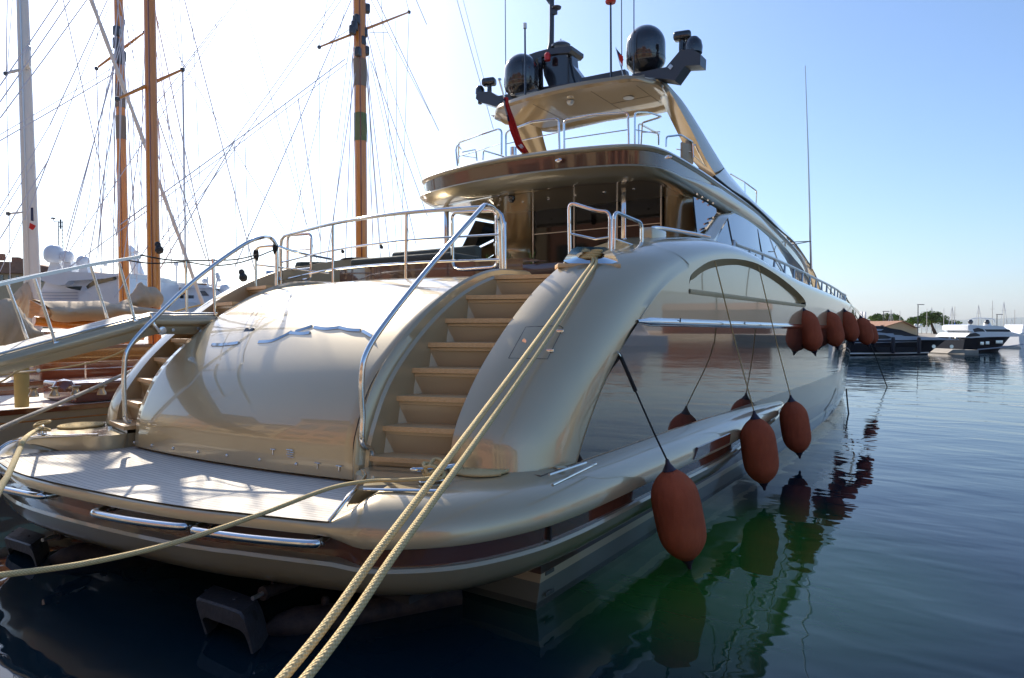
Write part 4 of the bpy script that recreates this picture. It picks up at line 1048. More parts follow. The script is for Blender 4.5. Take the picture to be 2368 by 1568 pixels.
# --- cockpit furniture
mb = MB(); L1 = cat_rom([V((XC - 1.68, 7.15, 3.0)), V((XC - .9, 6.98, 3.0)), V((XC, 6.92, 3.0)), V((XC + .9, 6.98, 3.0)), V((XC + 1.66, 7.12, 3.0))], 8)
mb.grid([L1, [p + V((0, 0, .26)) for p in L1], [p + V((0, .08, .27)) for p in L1], [p + V((0, .6, .27)) for p in L1]]); mb.build('cockpit_coaming', M['brown'], YA)
mb = MB(); mb.box((XC - .55, 7.6, 3.36), (1.9, .8, .14), R(2), bev=.05); mb.box((XC - .6, 8.1, 3.48), (1.7, .2, .26), bev=.06); mb.build('sunpad_cover', M['greencover'], YA)
mb = MB(); mb.tube(cat_rom([Q(783, 608, y=8.0), Q(800, 598, y=8.0), Q(870, 599, y=8.2), Q(940, 606, y=8.2), Q(985, 620, y=8.2)], 5), .018, 8); mb.build('sunpad_rail', M['rubber'], YA)
mb = MB(); mb.box((XC + 1.2, 9.6, 3.22), (2.9, .5, .44), R(0), bev=.05); mb.build('cockpit_sofa', M['brown'], YA)
mb = MB(); mb.box((XC + 2.15, 8.2, 3.15), (.5, .6, .3), bev=.05); mb.build('side_locker', M['paint_soft'], YA)
mb = MB(); mb.prism([V((XC - 2.75, 7.0, 3.0)), V((XC - 2.75, 7.2, 3.45)), V((XC - 2.75, 11.2, 3.75)), V((XC - 2.75, 11.2, 3.0))], (.12, 0, 0)); mb.build('port_bulwark', M['greencover'], YA)
for k, (x, y) in enumerate([(-7.35, 9.2), (-7.15, 9.3), (-6.7, 9.25), (-6.4, 9.35), (-5.9, 9.3)]):
    mb = MB()
    for q in range(9):
        a = random.random() * 6.28; b = V((x, y, 3.42)); tip = b + V((math.cos(a) * .07, math.sin(a) * .07, .16 + .08 * random.random()))
        mb.tube([b, b.lerp(tip, .6) + V((0, 0, .02)), tip], [.006, .004, .0008], 4)
    tag(mb.build('grass_plant', M['leaf']), 'small spiky grass plant in the cockpit planter, %s' % ['nearest the bronze column', 'second from the bronze column', 'third along the planter', 'fourth along the planter', 'farthest right along the planter'][k], 'plant', 'planter grasses in the cockpit')

# --- fairleads, cleats on deck
def fairlead(c, rz, parent):
    mb = MB(); Rz = Matrix.Rotation(rz, 3, 'Z'); L_ = .62
    outp = [V((a * L_, 0, b)) for a, b in ((-.5, 0), (.5, 0), (.48, .04), (.33, .16), (.26, .18), (-.26, .18), (-.33, .16), (-.48, .04))]
    hole_ = [V((.30 * L_ * math.cos(t) if abs(math.cos(t)) < 2 else 0, 0, .088 + .05 * math.sin(t))) for t in [2 * math.pi * k / 24 for k in range(24)]]
    outr = []
    for k in range(24):
        t = 2 * math.pi * k / 24; dx, dz = math.cos(t), math.sin(t) * .35; best = None
        for a, b in zip(outp, outp[1:] + outp[:1]):
            ex, ez = b.x - a.x, b.z - a.z; den = dx * ez - dz * ex
            if abs(den) < 1e-9: continue
            tt = (a.x * ez - (a.z - .085) * ex) / den; ss_ = (a.x * dz - (a.z - .085) * dx) / den
            if tt > 0 and -.001 <= ss_ <= 1.001 and (best is None or tt < best): best = tt
        outr.append(V((dx * best, 0, .085 + dz * best)))
    hole_ = [V((.26 * L_ * math.cos(t), 0, .088 + .045 * math.sin(t))) for t in [math.atan2(math.sin(2 * math.pi * k / 24) * .35 / .35, math.cos(2 * math.pi * k / 24)) for k in range(24)]]
    f = [[V(c) + Rz @ V((p.x, s_, p.z)) for p in q] for s_, q in ((-.09, hole_), (-.11, outr), (-.02, [V((p.x * .93, 0, p.z * 1.03)) for p in outr]), (.10, [V((p.x * .93, 0, p.z * 1.03)) for p in outr]), (.09, hole_), (-.09, hole_))]
    mb.grid(f, True); return mb.build('fairlead', M['chrome'], parent, smooth=45)
fc = V((XC + 2.76, 6.78, 3.10)); fairlead(fc, R(38), YA)
mb = MB(); mb.box(fc + V((-.02, .0, -.025)), (.7, .26, .05), R(38), bev=.01); mb.build('fairlead_base', M['tread'], YA)
fcl = mir(fc); fairlead(V((fcl.x, fcl.y, fcl.z)), R(-38), YA)
def cleat(c, rz, parent=YA, s_=1.0):
    mb = MB(); Rz = Matrix.Rotation(rz, 3, 'Z')
    mb.tube(cat_rom([V(c) + Rz @ V(p) * s_ for p in ((-.2, 0, .11), (-.1, 0, .10), (0, 0, .095), (.1, 0, .10), (.2, 0, .11))], 4), [.006] + [.018] * 15 + [.006], 10)
    for q in (-.055, .055): mb.tube([V(c) + Rz @ V((q, 0, 0)) * s_, V(c) + Rz @ V((q, 0, .1)) * s_], .017, 10)
    mb.box(V(c) + V((0, 0, .008)), (.26 * s_, .09, .016), rz, bev=.006); return mb.build('cleat', M['chrome'], parent)
CLR = Q(1004, 1112, z=1.17); cleat(CLR, R(60)); CLL = Q(98, 1003, z=1.17); cleat(CLL, R(-20))

# --- drive units of dark cast metal under the platform: yoke, ram, leg, pipes
def drive(far):
    k, k2, ox, oy = (.575, .55, 33, -24) if far else (1, 1, 38, -30); yf_ = 2.98 if far else 3.02
    T_ = (lambda a, b: (9 + (a - 452) * k, 1247 + (b - 1391) * k2)) if far else (lambda a, b: (a, b))
    out_ = [(474, 1468), (462, 1428), (452, 1391), (456, 1384), (464, 1385), (547, 1412), (560, 1424), (568, 1440), (578, 1474), (586, 1512)]
    inn_ = [(480, 1466), (470, 1440), (468, 1432), (474, 1428), (482, 1430), (503, 1438), (537, 1450), (560, 1462), (572, 1484), (580, 1512)]
    oR, iR = cat_rom([Q(*T_(*p), y=yf_) for p in out_], 3), cat_rom([Q(*T_(*p), y=yf_) for p in inn_], 3)
    def bk(L_, f_): return [p + (Q(*(T_(*q)[0] + ox * f_, T_(*q)[1] + oy * f_), y=yf_ + .3 * f_) - Q(*T_(*q), y=yf_)) for p, q in zip(L_, [L_q for L_q in exp_])]
    exp_ = []
    for a_, b_ in zip(out_, out_[1:]):
        for t3 in range(3): exp_.append((a_[0] + (b_[0] - a_[0]) * t3 / 3, a_[1] + (b_[1] - a_[1]) * t3 / 3))
    exp_.append(out_[-1])
    o2, o3, i3 = bk(oR, .06), bk(oR, 1), bk(iR, 1)
    ch = [p.lerp(q, .12) for p, q in zip(oR, iR)]
    mb = MB(); mb.grid([iR, ch, o2, o3, i3, iR]); mb.add([iR[0], ch[0], o2[0], o3[0], i3[0]], [[0, 1, 2, 3, 4]]); mb.add([iR[-1], ch[-1], o2[-1], o3[-1], i3[-1]], [[0, 1, 2, 3, 4]])
    y_ = mb.build('drive_yoke', M['cast'], YA, smooth=30)
    hc = (o2[21] + o3[21]) / 2; e1 = (o3[21] - o2[21]).normalized(); e2 = (o2[24] - o2[18]).normalized(); nn = e1.cross(e2).normalized(); nn = nn if nn.x > 0 else -nn
    mb = MB(); mb.add([hc + nn * .006 + (e1 * math.cos(a) + e2 * math.sin(a)) * .042 for a in [2 * math.pi * q / 20 for q in range(20)]], [list(range(20))]); mb.build('yoke_hole', M['rubber'], y_, fix=False)
    for q in (4, 9, 14): mb = MB(); mb.lathe([(0, 0), (.012, 0), (.012, .012), (0, .014)], (o2[q] + o3[q]) / 2, 6); mb.build('bolt', M['cast'], y_)
    a = Q(*((98, 1249) if far else (584, 1384)), z=.30); f = Q(*((133, 1237) if far else (607, 1373)), z=.30); b = Q(*((196, 1226) if far else (722, 1330)), z=.27)
    mb = MB(); mb.rod(a, f, .018, 12); rr_ = mb.build('ram_rod', M['alu'], YA)
    d_ = (b - f).normalized(); mb = MB(); mb.tube([f, f + d_ * .035, f + d_ * .036, b, b + d_ * .05], [.056, .056, .046, .046, .02], 18); cy_ = mb.build('ram_cylinder', M['castdark'], YA)
    mb = MB(); mb.tube([f + d_ * .1 + V((0, 0, .05)), f + d_ * .1 + V((0, 0, .075)), f.lerp(b, .5) + V((0, 0, .085)), b + V((0, 0, .07))], .010, 8); mb.build('hydraulic_pipe', M['castdark'], cy_)
    c = Q(*((140, 1290) if far else (640, 1450)), z=.04)
    mb = MB(); mb.tube([c + V((-.05, -.08, 0)), c, c + V((.08, .12, 0)), c + V((.35, .5, .0)), c + V((.75, 1.3, .03))], [.03, .09, .13, .11, .16], 16); mb.tube([c + V((-.1, .1, -.12)), c + V((.5, 1.2, -.10))], [.10, .12], 12)
    for q in (.25, .5, .8): mb.lathe([(0, 0), (.035, 0), (.035, .05), (.02, .07), (0, .07)], c.lerp(c + V((.75, 1.3, .03)), q) + V((0, 0, .10)), 10)
    mb.build('drive_leg', M['castdark'], YA)
    mb = MB(); mb.tube(cat_rom([c + V((.3, .5, .05)), c + V((.28, .48, .2)), c + V((.34, .56, .26)), c + V((.6, .9, .26))], 4), .016, 8); mb.build('hose', M['rubber'], YA)
drive(False); drive(True)
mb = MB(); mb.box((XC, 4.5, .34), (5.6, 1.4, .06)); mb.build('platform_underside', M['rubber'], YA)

# ================================================================== FENDERS AND THEIR LINES
def fender(c, ang, label, r=.24, h=1.06, hang=None, lm='rope', tail=False):
    """inflated cylinder with tapered ends in a cloth cover; c = centre"""
    t = thing('fender', c, label, 'fender', 'brick red fenders along the hull')
    Rm = Matrix.Rotation(ang, 3, V((-math.sin(YAW), math.cos(YAW), 0)))
    pr = [(0.0, -h / 2), (.045, -h / 2 + .01), (.075, -h * .42), (r * .62, -h * .36), (r * .88, -h * .27), (r * .98, -h * .17), (r, 0), (r * .98, h * .17), (r * .88, h * .27), (r * .62, h * .36), (.075, h * .42), (.045, h / 2 - .01), (0, h / 2)]
    P_ = cat_rom([V((a, 0, b)) for a, b in pr[2:-2]], 4); mb = MB(); mb.lathe([(0, P_[0].z)] + [(max(.001, p.x), p.z) for p in P_] + [(0, P_[-1].z)], c, 28, M=Rm)
    mb.build('cover', M['fender'], t, smooth=60)
    for s_ in (1, -1):
        mb = MB(); mb.lathe([(.07, s_ * (h * .425)), (.05, s_ * h * .455), (.026, s_ * h * .49), (.016, s_ * h * .53), (0, s_ * h * .535)], c, 16, M=Rm); mb.build('rope_eye', M['fenderend'], t)
    topp = V(c) + Rm @ V((0, 0, h * .52))
    if tail:
        b = V(c) + Rm @ V((0, 0, -h * .5)); mb = MB(); mb.tube(cat_rom([b, b + V((.01, -.02, -.08)), b + V((-.015, 0, -.15)), b + V((.01, 0, -.2))], 4), .007, 6); mb.build('tail_cord', M['whitecloth'], t)
    return topp
def fline(pts, label, r=.009, m='rope', n=6):
    o = rope('fender_line', pts, r, M[m], None, n, 4); return tag(o, label, 'rope', 'fender lines')
def fc_(px, py, x): return Q(px, py, x=x)
tp = fender(Q(1569, 1190, x=-2.40), R(-12), 'largest nearest red fender hanging by the stern corner with a white tail cord', tail=True)
e = Q(1427, 812, x=-3.03); o = rope('fender_line', [tp, Q(1512, 1000, x=-2.55), Q(1470, 905, x=-2.8)], .009, M['darkline'], None, 8, 4)
tag(o, 'black line from the nearest fender up to the tip of the dark side panel', 'rope', 'fender lines')
o = rope('fender_line', [Q(1470, 905, x=-2.8), Q(1450, 858, x=-2.9), Q(1434, 822, x=-3.0)], .021, M['darkline'], None, 8, 4); tag(o, 'thick black spliced end of the nearest fender line under its shackle', 'rope', 'fender lines')
mb = MB(); mb.tube([Q(1427, 812, x=-3.02), Q(1431, 818, x=-2.98), Q(1435, 824, x=-2.97)], .008, 8); mb.lathe([(0, 0), (.02, 0), (.02, .012), (0, .014)], Q(1426, 811, x=-3.03), 12, 'X'); mb.build('pad_eye', M['chrome'], YA)
tp = fender(Q(1756, 1042, x=-2.45), R(-8), 'red fender hanging low against the round end of the side step, second from the stern')
fline([tp, Q(1700, 790, x=-2.85), Q(1652, 600, x=-3.02), Q(1640, 560, x=-3.2)], 'beige line of the second low fender crossing the arched recess and chrome strip')
tp = fender(Q(1839, 987, x=-2.55), R(-9), 'red fender hanging low against the hull, third from the stern')
fline([tp, Q(1798, 800, x=-2.8), Q(1755, 620, x=-3.02), Q(1747, 588, x=-3.15)], 'beige line of the third low fender passing left of the upper fenders')
ups = [((1870, 765), 53, (1832, 655), 'large red fender hanging at strip height just behind the tip of the arched recess'),
       ((1925, 761), 45, (1901, 690), 'red fender hanging at strip height, second of the upper row'),
       ((1963, 755), 39, (1943, 700), 'red fender hanging at strip height, third of the upper row, beside a small porthole'),
       ((1999, 766), 35, (1978, 712), 'red fender hanging at strip height, fourth of the upper row, against the far grey yacht'),
       ((2015, 771), 26, (1992, 725), 'small farthest red fender at the bow half hidden behind the fourth one')]
FT = []
for (px, py), wd, (lx, ly), lab in ups:
    x = -2.72; dd = .49 * F / wd                          # distance that gives its width
    c = Q(px, py, d=1); r_ = c - V((0, 0, EYE)); f_ = -math.sin(YAW) * r_.x + math.cos(YAW) * r_.y; c = V((0, 0, EYE)) + r_ * (dd / f_)
    tp = fender(tuple(c), R(-16), lab, r=.245, h=1.05); FT.append(tp)
    fline([tp, tp.lerp(rail_at(min(33, tp.y - .8)), .5), rail_at(min(33, tp.y - .8)) + V((0, 0, 0))], ('line of the large fender behind the recess tip' if 'large' in lab else 'line of the small farthest fender at the bow') if 'of the upper row' not in lab else 'line holding the %s fender of the upper row' % ('second' if 'second' in lab else 'third' if 'third' in lab else 'fourth'))
# lashings on the shoulder
for a, b, x in (((1618, 546), (1655, 572), -3.3), ((1758, 607), (1776, 622), -3.25)):
    pass

# ================================================================== MOORING LINES
endA, endB = Q(560, 1690, d=1.85), Q(618, 1690, d=1.9)
def to_quay(pts):                            # carry the line on, past the picture's edge, to the quay
    a, b = V(pts[-2]), V(pts[-1]); d = b - a; d.z = 0; d.normalize()
    if d.y > -.15: d = V((d.x, -.35, 0)).normalized()
    t = max(.3, (b.y + 1.35) / -d.y); e = b + d * t; e.z = 1.12
    m_ = b.lerp(e, .5); m_.z = min(m_.z, b.z) - .03; return list(pts) + [m_, e]
def mline(pts, label, r=.0165, m='rope', n=12, quay=True):
    if quay: pts = to_quay(pts)
    o = rope('mooring_line', pts, r, M[m], None, n, 12); return tag(o, label, 'rope', 'mooring lines')
f0 = fc + V((.05, -.09, .09))
A0 = Q(1370, 606, y=6.66)
s1 = [(1372, 604, 6.62), (1300, 706, None), (1228, 800, None), (1000, 1090, None), (820, 1330, None), (648, 1568, None)]
def line3(p2, e3, sx, sy, sag=.06):
    """straight span between two points with a little sag"""
    P_ = []
    for k in range(9):
        t = k / 8; q = p2.lerp(e3, t); q.z -= sag * 4 * t * (1 - t); P_.append(q)
    return P_
mline([f0 + V((-.08, .1, .0))] + line3(Q(1371, 604, y=6.62), Q(625, 1600, d=1.95), 0, 0, .03), 'left beige line of the pair running from the steel fairlead to the quay')
mline([f0 + V((-.02, .1, .0))] + line3(Q(1379, 606, y=6.62), Q(676, 1605, d=1.95), 0, 0, .05), 'right beige line of the pair running from the steel fairlead to the quay')
# turns of rope inside the fairlead
mb_pts = []
for k in range(60):
    a = k / 60 * 2 * math.pi * 4; mb_pts.append(fc + Matrix.Rotation(R(38), 3, 'Z') @ V((.02 + (k / 60 - .5) * .12 + .10 * math.cos(a), -.0 + .10 * math.sin(a), .05 + k / 60 * .10)))
tag(rope('rope_turns', mb_pts, .016, M['rope'], None, 8, 3), 'beige rope turns wound through the starboard steel fairlead', 'rope')
cl = CLR + V((0, 0, .1))
mline([cl + V((.02, .05, -.02)), Q(1000, 1104, z=1.24), Q(930, 1110, z=1.23), Q(850, 1113, z=1.21), Q(760, 1130, d=4.75), Q(600, 1190, d=4.25), Q(400, 1256, d=3.8), Q(200, 1302, d=3.4), Q(0, 1330, d=3.05), Q(-160, 1348, d=2.8)], 'beige line running left from the starboard deck cleat across the platform edge', .0145)
kn = []
for k in range(46):
    a = k / 46 * 2 * math.pi * 3.2; kn.append(cl + V((.07 * math.cos(a) * (1 + .3 * math.sin(2.3 * a)), .085 * math.sin(a), -.01 + .045 * math.sin(a * .5 + 1) + .03 * math.cos(a * 1.7))))
tag(rope('cleat_knot', kn, .0145, M['rope'], None, 8, 3), 'figure of eight knot of beige rope on the starboard cleat', 'rope')
def coil(c, r0, r1, turns, rr, label):
    P_ = []
    N = int(turns * 22)
    for k in range(N): a = k / 22 * 2 * math.pi; rad = r0 + (r1 - r0) * k / N; P_.append(V((c[0] + rad * math.cos(a), c[1] + rad * math.sin(a), c[2] + rr * .9)))
    o = rope('rope_coil', P_, rr, M['rope'], None, 8, 1); return tag(o, label, 'rope coil', 'flat rope coils')
cc = Q(1112, 1088, z=1.165); coil(cc, .02, .27, 8, .0150, 'flat spiral coil of beige rope beside the starboard cleat')
cc = Q(190, 986, z=1.165); coil(cc, .02, .26, 8, .0150, 'flat spiral coil of beige rope beside the port cleat')
cp = CLL + V((0, 0, .09))
mline([cp, Q(62, 1010, d=4.3), Q(45, 1040, d=3.8), Q(18, 1100, d=3.2), Q(-20, 1170, d=2.8)], 'short beige line dropping from the port cleat past the platform edge', .0145)
mline([Q(430, 795, d=12.8), Q(330, 845, d=11.2), Q(200, 905, d=9.5), Q(60, 965, d=8.0), Q(-140, 1046, d=6.6)], 'pale grey mooring line rising from the lower left behind the port cleat', .026, 'ropegrey')
kn = []
for k in range(40):
    a = k / 40 * 2 * math.pi * 3; kn.append(cp + V((.10 * math.cos(a), .07 * math.sin(a), -.0 + .05 * math.sin(a * .5 + 1))))
tag(rope('cleat_knot', kn, .0145, M['rope'], None, 8, 3), 'knot of beige rope wound on the port cleat', 'rope')
fl0 = V(fcl) + V((.0, -.05, .09))
for k, (a, b) in enumerate((((0, 980), 1), ((0, 1010), 2))):
    pass
mline([fl0, Q(540, 686, x=-9.3), Q(400, 722, x=-9.9), Q(240, 786, x=-10.6), Q(60, 850, x=-11), Q(-80, 905, x=-11.2)], 'upper thin olive line running from the port fairlead behind the gangway', .013)
mline([fl0 + V((.03, 0, -.03)), Q(540, 692, x=-9.2), Q(470, 720, x=-9.5), Q(360, 760, x=-10), Q(150, 850, x=-11)], 'lower thin olive line running from the port fairlead behind the gangway', .013)
# dark line hanging from the bow into the water
tag(rope('bow_line', [rail_at(31), Q(2012, 795, d=27), Q(2052, 895, z=.0) + V((0, 0, -.02))], .02, M['darkline'], None, 6, 4), 'black line running from the bow down into the water', 'rope', 'lines into the water')
tag(rope('bow_line', [Q(1957, 900, d=20), Q(1960, 935, d=19.5), Q(1963, 962, z=-.05)], .022, M['darkline'], None, 6, 4), 'short black line at the bow waterline', 'rope', 'lines into the water')

# ================================================================== GANGWAY
GW = thing('gangway', (XC - 2.0, 4.3, 2.5), 'champagne gangway with steel stanchions sloping down to the left from the port stairs', 'gangway')
xn, xf = -8.12, -8.78
dk = [Q(504, 727, x=xn), Q(350, 727, x=xn), Q(129, 786, x=xn), Q(0, 821, x=xn), Q(-420, 935, x=xn)]
bt = [Q(454, 773, x=xn), Q(366, 773, x=xn), Q(206, 816, x=xn), Q(0, 869, x=xn), Q(-420, 990, x=xn)]
def gsec(p, q, w0=1):
    n = V((0, 0, 1)); h = (p - q).length; d = (q - p).normalized(); o = V((.0, 0, 0)); X_ = V((1, 0, 0))
    wv_ = xf - xn
    return [p + X_ * -.10, p + X_ * -.035, p + X_ * -.01 + d * .01, p + X_ * .03 + d * h * .14, p + X_ * .045 + d * h * .32, p + X_ * .03 + d * h * .5, p + X_ * -.02 + d * h * .62, p + X_ * -.02 + d * h * .66, p + X_ * -.05 + d * h * 1.0,
            p + X_ * (wv_ + .05) + d * h, p + X_ * (wv_ + .02) + d * h * .6, p + X_ * (wv_ - .03) + d * h * .3, p + X_ * wv_, p + X_ * (wv_ + .05)]
mb = MB(); ss = [gsec(a, b) for a, b in zip(dk, bt)]; mb.grid(ss, True, 0, True); mb.build('gangway_beam', M['paint'], GW, smooth=40)
mb = MB(); mb.grid([[a + V((-.06, 0, .006)) for a in dk[1:]], [a + V((xf - xn + .06, 0, .006)) for a in dk[1:]]]); mb.build('gangway_tread', M['teak'], GW, smooth=0)
mb = MB(); mb.tube([a + V((-.02, 0, .012)) for a in dk], .014, 8); mb.build('edge_strip', M['alu'], GW)
mb = MB(); mb.lathe([(0, 0), (.05, 0), (.05, .04), (0, .05)], Q(372, 765, x=xn), 14, 'X'); mb.tube([Q(350, 727, x=xn + .02), Q(356, 750, x=xn + .06), Q(372, 770, x=xn + .04)], .02, 8); mb.build('hinge', M['chrome'], GW)
for a in ((88, 857), (458, 760), (400, 763)):
    mb = MB(); mb.lathe([(0, 0), (.02, 0), (.02, .012), (0, .014)], Q(*a, x=xn + .0), 12, 'X'); mb.build('bolt', M['alu'], GW)
st_ = [((80, 645), (129, 796), xn), ((275, 608), (313, 744), xn), ((17, 658), (63, 784), xf), ((210, 616), (248, 736), xf)]
for a, b, x in st_:
    mb = MB(); mb.rod(Q(*a, x=x), Q(*b, x=x), .016, 10); so = mb.build('gangway_stanchion', M['chrome'], GW)
    if x == xn: mb = MB(); mb.box(Q(*b, x=x), (.05, .06, .06), bev=.01); mb.build('stanchion_foot', M['chrome'], so)
mb = MB(); r1 = [Q(-60, 668, x=xn), Q(0, 655, x=xn), Q(151, 619, x=xn), Q(325, 590, x=xn)]
mb.strip(r1, [p + V((0, 0, -.035)) for p in r1], (-.05, 0, 0)); mb.build('gangway_handrail', M['alu'], GW)
mb = MB(); r1 = [Q(-60, 664, x=xf), Q(0, 650, x=xf), Q(205, 610, x=xf), Q(258, 600, x=xf)]
mb.strip(r1, [p + V((0, 0, -.03)) for p in r1], (-.05, 0, 0)); mb.build('gangway_handrail', M['alu'], GW)
for a, b, x in (((430, 609), (432, 722), xf), ((493, 604), (497, 728), xn)):
    mb = MB(); mb.rod(Q(*a, x=x), Q(*b, x=x), .017, 10); mb.lathe([(0, 0), (.02, 0), (.02, .03), (0, .04)], Q(*a, x=x), 10); mb.build('gangway_stanchion', M['chrome'], GW)
def cord(pts, label): o = rope('guard_cord', pts, .009, M['darkline'], None, 6, 5); return tag(o, label, 'cord', 'black guard cords of the gangway')
cord([Q(325, 590, x=xn), Q(400, 602, x=xn), Q(493, 602, x=xn), Q(545, 600, x=xn), Q(592, 590, x=XC - 2.0)], 'upper black guard cord from the gangway handrail to the port wing rail')
cord([Q(282, 600, x=xf), Q(350, 609, x=xf), Q(430, 606, x=xf), Q(490, 614, x=xn), Q(560, 606, x=-8.2), Q(636, 577, x=XC - 1.85)], 'lower black guard cord sagging between the gangway posts')
for a, x, k in (((592, 590), XC - 2.3, 'outer wing rail post'), ((637, 575), XC - 1.85, 'stair handrail top')):
    mb = MB(); mb.tube(cat_rom([Q(a[0], a[1] - 12, x=x), Q(a[0], a[1], x=x), Q(a[0] + 1, a[1] + 14, x=x)], 3), [.03, .036, .04, .04, .036, .03, .02], 8); tag(mb.build('cord_lashing', M['darkline']), 'black lashing knot on the ' + k, 'lashing')

# ================================================================== ENSIGN
st0, st1 = Q(1226, 350, y=9.7), Q(1158, 188, y=9.1)
FS = thing('flag_staff', st0, 'slim steel flag staff leaning out over the fly deck edge', 'flag staff')
a_, b_ = Q(1187, 300, y=9.4), Q(1155, 186, y=9.2)
mb = MB(); mb.tube([Q(1205, 352, y=9.75), Q(1187, 300, y=9.5), b_], .016, 8); mb.build('pole', M['chrome'], FS)
mb = MB(); mb.lathe([(0, 0), (.035, 0), (.03, .03), (0, .04)], b_, 12); mb.build('pole_cap', M['chrome'], FS)
EN = thing('ensign_flag', Q(1176, 228, y=9.3), 'long red ensign hanging limp from the steel staff above the fly deck', 'flag')
L1 = [Q(a, b, y=9.25) for a, b in ((1166, 225), (1166, 245), (1172, 270), (1178, 300), (1188, 325), (1196, 345), (1212, 356))]
L2 = [Q(a, b, y=9.25) for a, b in ((1174, 225), (1178, 245), (1188, 272), (1198, 300), (1206, 322), (1214, 335), (1224, 352))]
def folds(L1, L2, mb, n=40, m=9, amp=.035):
    L1 = cat_rom(L1, 8); L2 = cat_rom(L2, 8); rows = []
    for i, (a, b) in enumerate(zip(L1, L2)):
        rows.append([a.lerp(b, j / m) + V((0, amp * math.sin(j * 2.4 + i * .06), 0)) for j in range(m + 1)])
    return rows
rr_ = folds(L1, L2, None); mb = MB(); mb.grid(rr_); mb.build('cloth', M['red'], EN)
mb = MB(); mb.grid([[p + V((0, -.012, 0)) for p in r[:5]] for r in rr_[2:20]]); mb.build('canton', M['navy'], EN)
mb = MB(); mb.grid([[p + V((0, -.02, 0)) for p in r[2:4]] for r in rr_[4:16]]); mb.build('white_cross', M['whitecloth'], EN)
mb = MB(); mb.grid([[p + V((0, -.02, 0)) for p in r[4:8]] for r in rr_[38:43]]); mb.build('white_emblem', M['whitecloth'], EN)
PF = thing('pennant', Q(1432, 150, y=11.2), 'small torn red and dark courtesy flag on a thin staff near the right dome', 'flag')
mb = MB(); mb.rod(Q(1442, 178, y=11.2), Q(1424, 110, y=11.2), .008); mb.build('staff', M['alu'], PF)
mb = MB(); mb.grid([[Q(1425, 112, y=11.2), Q(1438, 128, y=11.25), Q(1442, 138, y=11.2)], [Q(1429, 132, y=11.2), Q(1436, 140, y=11.3), Q(1438, 148, y=11.2)]]); mb.build('dark_part', M['navy'], PF)
mb = MB(); mb.grid([[Q(1431, 124, y=11.19), Q(1441, 130, y=11.2)], [Q(1432, 138, y=11.19), Q(1440, 154, y=11.2)]]); mb.build('red_part', M['red'], PF)

# ================================================================== CLASSIC YACHTS TO PORT
def sail_hull(t, xc, y0, y1, hb, zs, hullm, capm, name='hull'):
    mb = MB(); rows = []; sheer = []
    for k in range(25):
        f = k / 24; y = y0 + (y1 - y0) * f
        wv_ = hb * (1 - max(0, (f - .35) / .65) ** 2.2) * (1 - .35 * max(0, (.25 - f) / .25) ** 2); z = zs + .35 * (f - .2) ** 2 * 2
        sheer.append((y, wv_, z)); r = []
        for q in range(-8, 9):
            a = q / 8; s_ = math.copysign(1, a) if a else 0
            r.append(V((xc + wv_ * math.copysign(abs(a) ** .45, a), y, z - (z + .5) * (1 - abs(a)) ** 1.0)))
        rows.append(r)
    mb.grid(rows); mb.add(rows[0], [list(range(17))]); h = mb.build(name, hullm, t, smooth=50)
    for s_ in (-1, 1):
        mb = MB(); e = [V((xc + s_ * w_, y, z)) for y, w_, z in sheer]
        mb.grid([[p + V((s_ * .03, 0, -.05)) for p in e], [p + V((s_ * .04, 0, .03)) for p in e], [p + V((-s_ * .06, 0, .03)) for p in e], [p + V((-s_ * .06, 0, -.10)) for p in e]]); mb.build('cap_rail', capm, t)
        mb = MB(); mb.tube([p + V((s_ * .008, 0, -.17)) for p in e], .012, 6); mb.build('gold_line', M['boom'], t)
        mb = MB(); mb.tube([V((xc + s_ * (w_ - .1), y, z + .6)) for y, w_, z in sheer[3:22]], .008, 6); mb.build('life_line', M['chrome'], t)
        for y, w_, z in sheer[3:22:2]:
            mb = MB(); mb.rod(V((xc + s_ * (w_ - .1), y, z)), V((xc + s_ * (w_ - .1), y, z + .62)), .014); mb.build('life_line_post', M['chrome'], t)
    mb = MB(); mb.grid([[V((xc - w_ + .05, y, z - .06)) for y, w_, z in sheer], [V((xc + w_ - .05, y, z - .06)) for y, w_, z in sheer]]); mb.build('deck', M['teak'], t)
    return sheer
def mastp(t, a, b, x, w0, w1, m, zb=1.2, bands=()):
    """a = pixel high up, b = pixel low down; extended below to the deck and above the frame"""
    A_, B_ = Q(*a, x=x), Q(*b, x=x); d_ = (B_ - A_).normalized(); C_ = B_ + d_ * ((B_.z - zb) / -d_.z); T_ = A_ - d_ * 6
    dep = lambda p: -math.sin(YAW) * p.x + math.cos(YAW) * p.y
    ra, rb = w0 / 2 / F * dep(A_), w1 / 2 / F * dep(B_)
    mb = MB(); mb.tube([T_, A_, B_, C_], [ra * .85, ra, rb, rb], 20); mo = mb.build('mast', m, t)
    side = RT_ * rb * .25 - FW * rb * .99 if 'RT_' in globals() else V((math.cos(YAW), math.sin(YAW), 0)) * rb * .25 - V((-math.sin(YAW), math.cos(YAW), 0)) * rb * .99
    tm = MB(); tm.tube([T_ + side * .85, A_ + side * (ra / rb), B_ + side, C_ + side], rb * .10, 6); tm.build('sail_track', M['alu'] if m is M['mastwhite'] else M['mahog'], mo)
    for y0_, y1_, mt in bands:
        f0_, f1_ = (y0_ - a[1]) / (b[1] - a[1]), (y1_ - a[1]) / (b[1] - a[1]); mb = MB()
        p, q = A_.lerp(B_, f0_), A_.lerp(B_, f1_); mb.tube([p, q], [ra * 1.03 + (rb - ra) * f0_ + .004, ra * 1.03 + (rb - ra) * f1_ + .004], 20); mb.build('mast_wrap_and_flare', mt, mo)
    return mo
